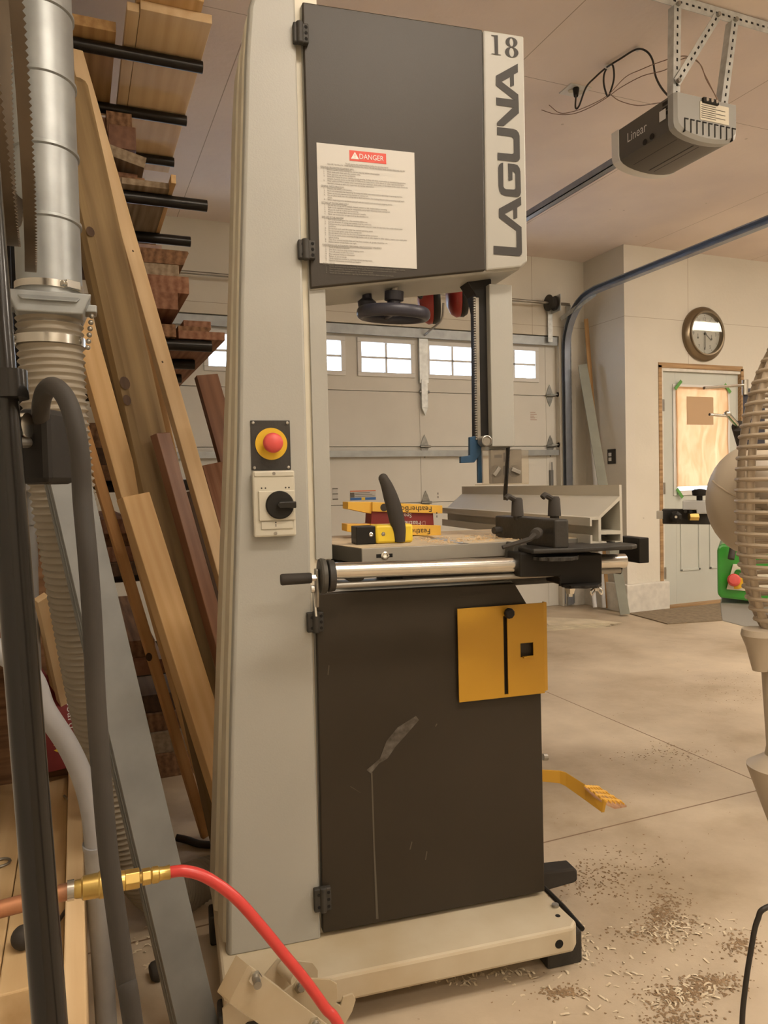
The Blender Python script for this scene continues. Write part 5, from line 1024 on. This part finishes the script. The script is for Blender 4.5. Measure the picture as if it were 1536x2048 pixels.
# band saw blades hanging at upper left
hk = thing('blade_hook', 'steel hook on the left wall carrying the hanging saw blades', 'hook', (XL, 1.30, 2.36))
part('hook_arm', B().tube([(XL, 1.30, 2.355), (-.03, 1.30, 2.355), (-.012, 1.30, 2.385)], .008, 10), M['steeld'], hk, smooth=True)
for i, (X_, Rz, Ry, yc, wb, lb, nt_) in enumerate(((-.046, .448, .37, 1.30, .014, 'outermost toothed bandsaw blade loop hanging in front of the duct', 330), (-.076, .432, .33, 1.28, .020, 'middle bandsaw blade loop hanging at upper left', 260), (-.104, .445, .30, 1.24, .022, 'wide bandsaw blade loop hanging nearest the left wall', 240), (-.086, .40, .40, 1.36, .012, 'narrow bandsaw blade loop hanging behind the middle one', 330))):
    b = B(); n_ = nt_ * 2; vs = []; fs = []
    zc_ = 2.363 - Rz
    for k in range(n_):
        a = 2 * math.pi * k / n_; wob = .010 * math.sin(2 * a + i)
        y, z = yc + Ry * math.sin(a), zc_ + Rz * math.cos(a); xo = X_ + wob
        tooth = .0035 if k % 2 else 0
        for (xx, rr) in ((xo - wb, 0), (xo, 0), (xo, .001), (xo - wb, .001)):
            vs.append((xx + (tooth if xx == xo else 0), y + rr * math.sin(a), z + rr * math.cos(a)))
    for k in range(n_):
        j = (k + 1) % n_
        for q_ in range(4): r_ = (q_ + 1) % 4; fs.append((4 * k + q_, 4 * k + r_, 4 * j + r_, 4 * j + q_))
    b.add(vs, fs); solo('saw_blade_loop', b, M['blade'], lb, 'saw blade')
# copper pipe with brass coupler, red air hose
cp = [g(x, y, Y=1.0) for x, y in ((0, 1815), (145, 1780), (335, 1745))]
zp = .610; ax0 = V((XL, 1.0, zp - .012)); j1 = cp[1]; ax1 = (cp[2] - cp[1]).normalized()
t = thing('air_line', 'copper air pipe with brass quick coupler coming from the left wall', 'pipe', ax0)
part('copper_pipe', B().cyl(ax0, j1, .0105, n=20), M['copper'], t, smooth=True)
Lc = (cp[2] - cp[1]).length
part('solder_collar', B().cyl(j1 - ax1 * .006, j1 + ax1 * .002, .0125, n=20), M['steel'], t, smooth=30)
br = part('coupler_body', B().lathe(j1, ax1, [(0, .001), (0, .009), (.004, .011), (.010, .0115), (.012, .0145), (.030, .0150), (.032, .0165), (.036, .0165), (.038, .015), (.050, .0150), (.052, .0165), (.057, .016), (.058, .0125), (.062, .012), (.0625, .001)], 32), M['brass'], t, smooth=25)
part('hex_nut', B().cyl(j1 + ax1 * .062, j1 + ax1 * .080, .0125, n=6), M['brass'], t, bevel=.001)
part('hex_nut', B().cyl(j1 + ax1 * .083, j1 + ax1 * .094, .0105, n=6), M['brass'], t, bevel=.001)
part('barbed_ferrule', B().lathe(j1, ax1, [(.080, .007), (.094, .0085), (.096, .0105), (.103, .0105), (.105, .0088), (Lc - .004, .0082), (Lc + .003, .0092), (Lc + .003, .001)], 24), M['brass'], t, smooth=30)
hp = [cp[2] - ax1 * .002, g(370, 1742, Y=.995), g(415, 1756, Y=.99), g(470, 1795, Y=.985), g(520, 1850, Y=.98), g(565, 1905, Y=.975), g(610, 1960, Y=.97), g(650, 2015, Y=.965), g(685, 2065, Y=.96)]
l_ = hp[-1]; hp += [V((l_.x + .07, l_.y, .16)), V((l_.x + .16, l_.y - .02, .03)), V((l_.x + .30, l_.y - .1, .0085)), V((l_.x + .5, l_.y - .3, .0085))]
solo('air_hose', B().tube(smooth_path(hp, 8), .0074, 16), M['rhose'], 'bright red air hose arching down from the brass coupler', 'hose', smooth=True)
# grey conduit curving to the floor
hp = [V((XL, 1.42, .93)), g(40, 1330, Y=1.42), g(90, 1420, Y=1.43), g(135, 1490, Y=1.45), g(165, 1555, Y=1.47), g(182, 1620, Y=1.48), g(190, 1690, Y=1.49)]
t = thing('conduit', 'light grey plastic conduit bending down to the floor beside the timber bench', 'conduit', g(214, 2066, Z=0))
part('bent_conduit', B().tube(smooth_path(hp, 8), .0185, 20), M['pvcw'], t, smooth=True)
a, c = g(190, 1685, Y=1.49), g(214, 2066, Z=0)
part('conduit_sleeve', B().tube([a, (a + c) / 2, c], .0205, 20), M['pvc'], t, smooth=40)
part('sleeve_ring', B().cyl(a, a + (c - a) * .02, .0225, n=20), M['pvcw'], t, smooth=30)
a, c = g(64, 1215, Y=2.1), g(60, 960, Y=2.1)
t = thing('small_pipe', 'thin grey plastic pipe with couplings standing by the left wall', 'pipe', (a.x, 2.1, 0))
part('pipe', B().cyl((a.x, 2.1, 0), c, .012, n=16), M['pvc'], t, smooth=True)
for y in (1190, 1110, 1040): p = g(63, y, Y=2.1); part('coupling', B().cyl(p - V((0, 0, .012 if y != 1110 else .03)), p + V((0, 0, .012 if y != 1110 else .03)), .0155, n=16), M['pvc'], t, smooth=30)
part('valve_body', B().box(c.x - .03, c.x + .03, 2.07, 2.13, c.z - .03, c.z + .05), M['pvc'], t, bevel=.005)
solo('plywood_panel', B().box(XL + .005, -.0, 2.30, 2.318, 0, 1.12), M['rough'], 'dark stained plywood panel standing behind the cream flex hose', 'panel')
# timber bench along the wall
bzt = .30
for i, (xa_, xb2, z0, z1_, y0, y1, mm_, lb) in enumerate(((-.245, -.148, .17, bzt, 1.42, 2.6, 'ply', 'pale timber beam of the low bench nearest the left wall'), (-.146, -.048, .17, bzt, 1.33, 2.6, 'ply', 'wide pale timber beam of the low bench, its end facing the camera'), (-.045, -.012, 0, .345, 1.0, 2.3, 'pinel', 'long plywood strip standing on edge beside the low bench'))):
    me = B().box(0, y1 - y0, -(xb2 - xa_) / 2, (xb2 - xa_) / 2, 0, z1_ - z0); o = solo('timber_beam', me, M[mm_], lb, 'timber', base=V((0, 0, 0)), bevel=.003)
    o.matrix_world = Matrix.Translation(((xa_ + xb2) / 2, y0, z0)) @ Matrix(((0, -1, 0), (1, 0, 0), (0, 0, 1))).to_4x4()
for i, (y, lb) in enumerate(((1.50, 'nearer wooden block carrying the low timber bench'), (2.4, 'farther wooden block carrying the low timber bench'))):
    solo('support_block', B().box(-.245, -.05, y, y + .12, 0, .169), M['rough'], lb, 'wood block', bevel=.003)
k = g(46, 1852, Y=1.45); t = thing('ball_knob', 'black ball knob on a bent rod lying on the end of the timber bench', 'knob', (k.x, k.y, bzt))
part('ball', B().ball((k.x, k.y, bzt + .021), .021, 20), M['dust'], t, smooth=True)
part('rod', B().tube([(k.x + .01, k.y, bzt + .02), (k.x + .05, k.y + .03, bzt + .012), (k.x + .085, k.y + .12, bzt + .012)], .004, 8), M['wire'], t, smooth=True)
p = g(138, 1600, Z=bzt + .003); solo('steel_pin', B().cyl(p, p + V((-.012, .035, 0)), .003, n=10), M['steeld'], 'small steel pin lying on the timber bench', 'pin')
p = g(2, 1725, Z=bzt + .004); b = B(); b.tube([p + V((.018 * math.cos(a / 8 * math.pi), .018 * math.sin(a / 8 * math.pi), 0)) for a in range(17)], .003, 8); solo('steel_ring', b, M['steeld'], 'steel ring lying on the timber bench at the left edge', 'ring', smooth=True)
# leaning red package and offcuts on the bench
def lboard(name, px, w_, th, m, lb, cat, Yb, Yt, facing, **k):
    (x0, y0), (x1, y1) = px; p0 = g(x0, y0, Z=bzt + .012); p1 = g(x1, y1, Y=Yt); return stick(name, p0, p1, w_, th, m, lb, cat, facing=facing, **k)
p0 = g(128, 1552, Z=bzt + .02); p1 = g(98, 1240, Y=p0.y + .12)
ex = (p1 - p0).normalized(); f_ = V((.55, -1, 0)); ez = (f_ - ex * f_.dot(ex)).normalized(); ey = ez.cross(ex); L_ = (p1 - p0).length
t = thing('featherboard_box', 'dark red featherboard box leaning on the timber bench behind the black pole', 'package', (0, 0, 0)); BASE[t.name] = (V((0, 0, 0)), 'G')
part('card_front', B().box(0, L_, -.045, .045, -.02, 0), M['maroon'], t, bevel=.002)
part('yellow_board', B().box(0, L_ * .96, -.045, .045, -.045, -.0205), M['yelc'], t, bevel=.002)
part('clear_sleeve', B().box(L_ * .72, L_ * 1.12, -.047, .047, -.03, .002), M['clear'], t)
part('print', B().text('FeatherBoard', (L_ * .66, -.026, .0006), (-1, 0, 0), (0, -1, 0), .034), M['white'], t, flat=True)
part('faint_print', B().text('On', (L_ * .60, .010, .0006), (-1, 0, 0), (0, -1, 0), .026), M['inkg'], t, flat=True)
b = B()
for k in range(4): b.obox((L_ * .13 + .014 * k, -.005, .0004), (.0035, .006, 0), (.006, -.022, 0), (0, 0, .0003))
part('yellow_mark', b, M['yelt'], t)
t.matrix_world = Matrix.Translation(p0 + V((0, 0, .02))) @ Matrix((ex, ey, ez)).transposed().to_4x4()
lboard('offcut', ((148, 1500), (82, 1195)), .030, .018, M['pinel'], 'thin pale pine offcut leaning behind the red box', 'wood offcut', 0, 2.0, (.5, -1, 0))
lboard('offcut', ((140, 1490), (100, 1232)), .045, .035, M['pine'], 'thick pine offcut with square end leaning right of the red box', 'wood offcut', 0, 2.08, (.5, -1, 0))
c = g(80, 1212, Y=2.14); solo('offcut', B().obox(c, (.022, .01, .004), (-.008, .03, 0), (-.002, 0, .018)), M['pinel'], 'small cube shaped pine offcut resting above the thick pine offcut', 'wood offcut', bevel=.001)
# floor things near the saw
p = g(316, 1944, Z=.02); t = thing('rubber_ball', 'small black rubber stopper lying on the floor left of the saw base', 'stopper', (p.x, p.y, 0))
part('stopper_body', B().lathe((p.x - .016, p.y, .022), (1, .2, .05), [(0, .001), (.0, .016), (.006, .021), (.024, .022), (.036, .017), (.041, .001)], 24), M['dust'], t, smooth=50)
hp = [g(352, 1675, Z=.02), g(375, 1680, Z=.012), g(400, 1688, Z=.012), g(440, 1690, Z=.012), g(480, 1688, Z=.012)]
solo('floor_hose', B().tube(smooth_path(hp, 6), .011, 12), M['dust'], 'thin black hose lying on the floor behind the bandsaw column', 'hose', smooth=True)
# folding mobile base pedal in front of the column
YM = 1.36
t = thing('caster_pedal', 'beige folding steel caster lever bolted in front of the saw base', 'caster lever', s(560, 2048, Y=1.30), 'S')
def mp(x, y, Y=YM): return s(400 + x / 4.267, 1850 + y / 4.267, Y=Y)
part('back_bracket', B().prism([mp(550, 430, 1.40), mp(665, 290, 1.40), mp(960, 325, 1.40), mp(1005, 390, 1.40), mp(1005, 450, 1.40), mp(850, 470, 1.40), mp(720, 560, 1.40)], (0, .004, 0)), M['base'], t)
part('pivot_tube', B().cyl(mp(710, 360, 1.395), mp(830, 470, 1.34), .013, n=20), M['base'], t, smooth=30)
part('front_bracket', B().prism([mp(715, 570, 1.335), mp(850, 455, 1.335), mp(1110, 465, 1.335), mp(1170, 505, 1.335), mp(1175, 620, 1.335), mp(1160, 670, 1.335), mp(1200, 690, 1.335), mp(1220, 615, 1.335), mp(1305, 590, 1.335), mp(1330, 640, 1.335), mp(1300, 740, 1.335), mp(1240, 845, 1.335), mp(1180, 960, 1.335), mp(1000, 960, 1.335)], (0, .005, 0)), M['base'], t, bevel=.001)
part('lever_plate', B().prism([mp(250, 665, 1.29), mp(420, 350, 1.29), mp(500, 410, 1.29), mp(1080, 850, 1.29), mp(1250, 985, 1.29), mp(700, 985, 1.29)], (0, .004, 0)), M['base'], t)
part('lever_edge', B().prism([mp(248, 665, 1.29), mp(252, 650, 1.29), mp(412, 342, 1.29), mp(425, 352, 1.29)], (-.018, .035, 0)), M['base'], t)
part('lever_edge', B().prism([mp(190, 720, 1.34), mp(250, 670, 1.34), mp(430, 800, 1.34), mp(380, 850, 1.34), mp(210, 985, 1.34)], (0, .004, 0)), M['base'], t)
for x, y, Y_ in ((470, 440, 1.29), (850, 510, 1.335), (975, 835, 1.29)):
    p = mp(x, y, Y_); o = part('bolt_nut', B().cyl(p, p + V((0, -.008, 0)), .0115, n=6), M['steel'], t)
    part('bolt_end', B().cyl(p, p + V((.002, -.026 if x == 470 else -.012, 0)), .007, n=14), M['steeld'], o, smooth=30)
# ================================================================ RIGHT SIDE: FAN, GREEN MACHINE
dF = 1.25; fcx = 1560
axf = g(fcx, 985, D=dF)
t = thing('floor_fan', 'beige pedestal fan with stacked wire guard at the right edge', 'fan', (axf.x + .02, axf.y, 0))
ring_px = []; n_r = 27
for k in range(n_r):
    y = 700 + k * (1262 - 700) / (n_r - 1); v = (y - 985) / 300
    xl__ = 1480 + 66 * abs(v) ** 2.6 if y < 985 else 1480 + 62 * abs(v) ** 3.0
    ring_px.append((xl__, y))
fxv = V((math.cos(YAW), -math.sin(YAW), 0)); fyv = V((math.sin(YAW), math.cos(YAW), 0))
RY = lambda y: .26 * math.sqrt(max(290 ** 2 - (y - 982) ** 2, 400)) / F * dF
for k, (xl__, y) in enumerate(ring_px):
    a = g(xl__, y, D=dF); R1 = (axf.x - a.x) / fxv.x if abs(fxv.x) > .1 else .1; R1 = max((V((axf.x, axf.y, 0)) - V((a.x, a.y, 0))).length, .012)
    pts = [V((axf.x, axf.y, a.z)) + fxv * (-R1 * math.cos(th_)) + fyv * (RY(y) * math.sin(th_)) for th_ in [2 * math.pi * i / 40 for i in range(41)]]
    part('guard_ring', B().tube(pts, .0036, 8, cap=False), M['fanw'], t, smooth=True)
for th_ in (.30, 2.2, 4.0, 5.6):
    pts = []
    for xl__, y in ring_px:
        a = g(xl__, y, D=dF); R1 = max((V((axf.x, axf.y, 0)) - V((a.x, a.y, 0))).length, .012) - .006
        pts.append(V((axf.x, axf.y, a.z)) + fxv * (-R1 * math.cos(th_)) + fyv * (-RY(y) * math.sin(th_)))
    part('guard_strut', B().tube(smooth_path(pts, 2), .0065, 10), M['fanw'], t, smooth=True)
ce = g(1512, 1000, D=1.42); rx_ = 98 / F * 1.42; rz_ = 112 / F * 1.42
mh = part('motor_housing', B().ball(ce, 1, 40, (rx_, rx_ * .9, rz_)), M['fan'], t, smooth=True)
# seam ridge on the housing
pts = []
cam0 = V((0, 0, CAMH))
for x, y in ((1415, 952), (1425, 962), (1440, 974), (1455, 984), (1472, 993), (1490, 1001), (1510, 1006)):
    rd = g(x, y, D=1) - cam0; S3 = V((1 / rx_, 1 / (rx_ * .9), 1 / rz_)); o3 = V([(cam0[i] - ce[i]) * S3[i] for i in range(3)]); d3 = V([rd[i] * S3[i] for i in range(3)])
    A3, B3, C3 = d3.dot(d3), 2 * o3.dot(d3), o3.dot(o3) - 1; ds = B3 * B3 - 4 * A3 * C3
    if ds > 0: pts.append(cam0 + rd * ((-B3 - math.sqrt(ds)) / (2 * A3)))
part('housing_seam', B().tube(pts, .0018, 6), M['fanw'], mh, smooth=True)
zc_ = g(1530, 1262, D=dF).z
zp1, zp2, zp3, zp4 = [g(1540, y_, D=dF).z for y_ in (1660, 1548, 1518, 1500)]
kp = dF / F
part('pedestal_tube', B().lathe((axf.x, axf.y, .04), (0, 0, 1), [(0, .02), (0, 22 * kp), (zp1 - .04, 24 * kp), (zp2 - .04, 63 * kp), (zp2 - .034, 64 * kp), (zp3 - .04, 30 * kp), (zp4 - .04, 27 * kp), (zc_ - .04, 40 * kp), (zc_ - .02, .001)], 32), M['fan'], t, smooth=30)
part('collar', B().lathe(g(1520, 1270, D=dF), (0, 0, 1), [(-.06, .001), (-.06, .012), (-.02, .022), (0, .03), (.01, .028), (.011, .001)], 20), M['fan'], t, smooth=30)
part('fan_foot', B().lathe((axf.x, axf.y, 0), (0, 0, 1), [(0, .001), (0, .2), (.015, .2), (.04, .16), (.05, .03), (.05, .001)], 40), M['fan'], t, smooth=30)
part('motor_shaft', B().cyl(ce, V((axf.x, axf.y, ce.z)), .02), M['fan'], t)
part('tilt_knob', B().ball(g(1400 , 955, D=1.36), .0001, 6), M['fan'], t) if False else None
hp = [g(1540, 1812, D=1.05), g(1515, 1840, D=1.05), g(1502, 1900, D=1.05), g(1490, 1980, D=1.05), g(1484, 2060, D=1.05)]
l_ = hp[-1]; hp = [V((hp[0].x + .1, hp[0].y - .02, hp[0].z + .01))] + hp + [V((l_.x, l_.y, .2)), V((l_.x + .01, l_.y + .02, .03)), V((l_.x + .06, l_.y + .08, .004)), V((l_.x + .2, l_.y + .1, .004))]
solo('fan_cord', B().tube(smooth_path(hp, 8), .0038, 10), M['wireb'] if False else M['wire'], 'thin dark power cord hanging down at the lower right corner', 'cord', smooth=True)
# green and grey machine behind the fan
dG = 2.35; G2 = lambda x, y, d=0: g(x, y, D=dG + d)
cdir = V((g(1490, 1000, D=1).x, g(1490, 1000, D=1).y, 0)).normalized(); rdir = fxv
pb_ = G2(1600, 1260)
t = thing('woodworking_machine', 'green and grey woodworking machine with red stop button behind the fan', 'machine', (pb_.x, pb_.y, 0))
def mprism(name, pts, depth, m, par, d0=0, bevel=.004, smooth=False): return part(name, B().prism([G2(x, y, d0) for x, y in pts], cdir * depth), m, par, bevel=bevel, smooth=smooth)
mprism('grey_body', [(1440, 1205), (1640, 1212), (1640, 1275), (1520, 1262), (1444, 1242)], .35, M['greym'], t, .03)
gf = mprism('green_frame', [(1442, 1088), (1640, 1094), (1640, 1212), (1500, 1203), (1442, 1196), (1435, 1190), (1434, 1096)], .3, M['green'], t, 0, .01)
cp_ = mprism('control_panel', [(1466, 1128), (1560, 1134), (1560, 1188), (1453, 1178)], -.006, M['ivory'], t, 0, .001)
c = G2(1468, 1162, -.01); part('stop_button', B().lathe(c, -cdir + V((0, 0, .3)), [(-.01, .012), (.004, .014), (.006, .0185), (.024, .019), (.03, .014), (.031, .001)], 24), M['redb'], cp_, smooth=40)
c = G2(1477, 1146, -.008); part('start_button', B().lathe(c, -cdir, [(0, .012), (.006, .012), (.007, .009), (.004, .008), (.004, .001)], 24), M['green'], cp_, smooth=30)
part('yellow_ring', B().cyl(G2(1473, 1163, -.0072), G2(1473, 1163, -.0065), .024, n=24), M['yel'], cp_)
for y in (1149, 1167): part('red_rocker', B().prism([G2(1492, y - 7, -.0062), G2(1512, y - 6, -.0062), G2(1511, y + 6, -.0062), G2(1490, y + 5, -.0062)], -cdir * .004), M['red'], cp_)
part('green_handle', B().tube([G2(1466, 1095, -.03), G2(1462, 1118, -.04)], .01, 10), M['dust'], t, smooth=True)
mprism('machine_stand', [(1640, 1250), (1780, 1250), (1780, 1700), (1640, 1700)], .25, M['greym'], t, .05)
st_ = [V((p.x, p.y, 0)) for p in (G2(1640, 1700, .05), G2(1780, 1700, .05), G2(1780, 1700, .3), G2(1640, 1700, .3))]; part('stand_foot', B().prism(st_, (0, 0, .2)), M['greym'], t)
for i in range(4): mprism('lower_step', [(1496 + 6 * i, 1262 + 9 * i), (1600, 1262 + 9 * i), (1600, 1271 + 9 * i), (1499 + 6 * i, 1271 + 9 * i)], .02 , M['fanw'], t, .06, .002)
arm_ = mprism('black_beam', [(1324, 1018), (1640, 1022), (1640, 1052), (1325, 1048)], .04, M['black'], t, .02, .003)
mprism('beam_tip', [(1313, 1022), (1326, 1022), (1326, 1038), (1313, 1038)], .03, M['steeld'], t, .02, .001)
mprism('grey_block', [(1365, 1001), (1420, 1001), (1420, 1028), (1393, 1028), (1393, 1020), (1365, 1020)], .03, M['greym'], t, -.01, .003)
part('lobed_knob', B().lathe(G2(1352, 1034, 0), -cdir, [(-.02, .008), (0, .012), (.002, .020), (.016, .020), (.019, .012), (.02, .001)], 7), M['black'], t, bevel=.003)
part('knob_cap', B().cyl(G2(1352, 1034, -.021), G2(1352, 1034, -.024), .004, n=10), M['steel'], t)
part('top_knob', B().lathe(G2(1399, 1001, .0), (0, 0, 1), [(0, .009), (.014, .009), (.016, .021), (.032, .023), (.036, .014), (.037, .001)], 20), M['black'], t, smooth=30)
part('brass_fitting', B().cyl(G2(1378, 1034, -.01), G2(1396, 1034, -.01), .012, n=6), M['brass'], t)
b = B().cyl(G2(1371, 1023, -.012), G2(1371, 1023, -.02), .005, n=10); part('set_screw', b, M['black'], t)
b = B().cyl(G2(1382, 1023, -.012), G2(1382, 1023, -.02), .005, n=10); part('set_screw', b, M['black'], t)
mprism('black_column', [(1486, 776), (1530, 776), (1530, 1025), (1486, 1025)], .06, M['purple'], t, .1, .004)
part('upper_rod', B().cyl(g(1408, 776, D=2.35), g(1488, 770, D=2.45), .0048, n=10), M['steel'], t, smooth=True)
part('rod_post', B().cyl(G2(1490, 760, .1), G2(1490, 790, .1), .010, n=14), M['steel'], t, smooth=True)
part('lower_rod', B().cyl(g(1419, 829, D=2.35), g(1455, 832, D=2.38), .0045, n=10), M['steel'], t, smooth=True)
part('rod_joint', B().ball(g(1455, 828, D=2.38), .011, 14).cyl(g(1455, 828, D=2.38), g(1476, 852, D=2.42), .008, n=12), M['steel'], t, smooth=True)
part('joint_base', B().cyl(g(1476, 852, D=2.42), g(1492, 885, D=2.5), .02, .03, n=16), M['dust'], t, smooth=30)
# ================================================================ SHAVINGS ON THE FLOOR
def shavings(name, spots, m, label, n, r0, r1, curl):
    b = B()
    for k in range(n):
        cx, cy, rx1, ry1 = random.choice(spots); x = random.gauss(cx, rx1); y = random.gauss(cy, ry1)
        p = g(x, y, Z=0)
        if p.y > 4.6 or p.x < .35 and p.y < 3: 
            if p.y > 4.6: continue
        a = random.uniform(0, 6.28); L_ = random.uniform(r0, r1); wd = random.uniform(.0012, .003); u = V((math.cos(a), math.sin(a), 0)); v_ = V((-u.y, u.x, 0))
        h = random.uniform(0, curl); pts = []
        vs = []
        for i in range(4):
            t_ = i / 3 - .5; c_ = p + u * L_ * t_ + V((0, 0, .0008 + h * (1 - 4 * t_ * t_) * .5)) + v_ * h * t_ * t_ * 2
            vs += [c_ - v_ * wd, c_ + v_ * wd]
        b.add(vs, [(2 * i, 2 * i + 1, 2 * i + 3, 2 * i + 2) for i in range(3)])
    return solo(name, b, m, label, 'wood shavings', kind='stuff', flat=True)
chip = mat('brown_chips', (.34, .23, .13), .85, col2=(.21, .135, .07), var=.1, vscale=40)
shavings('wood_shavings', [(1400, 1975, 50, 9), (1340, 1995, 25, 14), (1430, 1960, 30, 6), (1370, 1990, 30, 10), (1350, 1845, 32, 7), (1335, 1808, 25, 14), (1320, 1830, 14, 8), (1300, 1870, 40, 10), (1480, 1890, 20, 12), (1120, 1985, 25, 6), (1360, 2040, 40, 12), (1470, 1380, 60, 20), (1340, 1510, 60, 12), (1180, 1760, 40, 20), (1250, 1740, 60, 30)], chip, 'scattered brown wood chips and sawdust on the floor right of the saw', 2400, .0015, .008, .002)
shavings('pale_shavings', [(1165, 1895, 10, 22), (1155, 1870, 8, 18), (1370, 1985, 40, 18), (1350, 1860, 50, 12), (870, 1960, 60, 6), (1000, 1945, 50, 6), (330, 1900, 40, 20), (1250, 1960, 120, 50)], mat('pale_chips', (.70, .60, .44), .8), 'pale curled wood shavings round the foot of the saw', 420, .006, .022, .010)
shavings('floor_dust', [(1300, 1600, 160, 200), (1150, 1900, 150, 80), (1350, 1950, 120, 60), (1250, 1330, 120, 50)], chip, 'fine dark sawdust specks spread over the concrete floor', 500, .001, .003, .001)
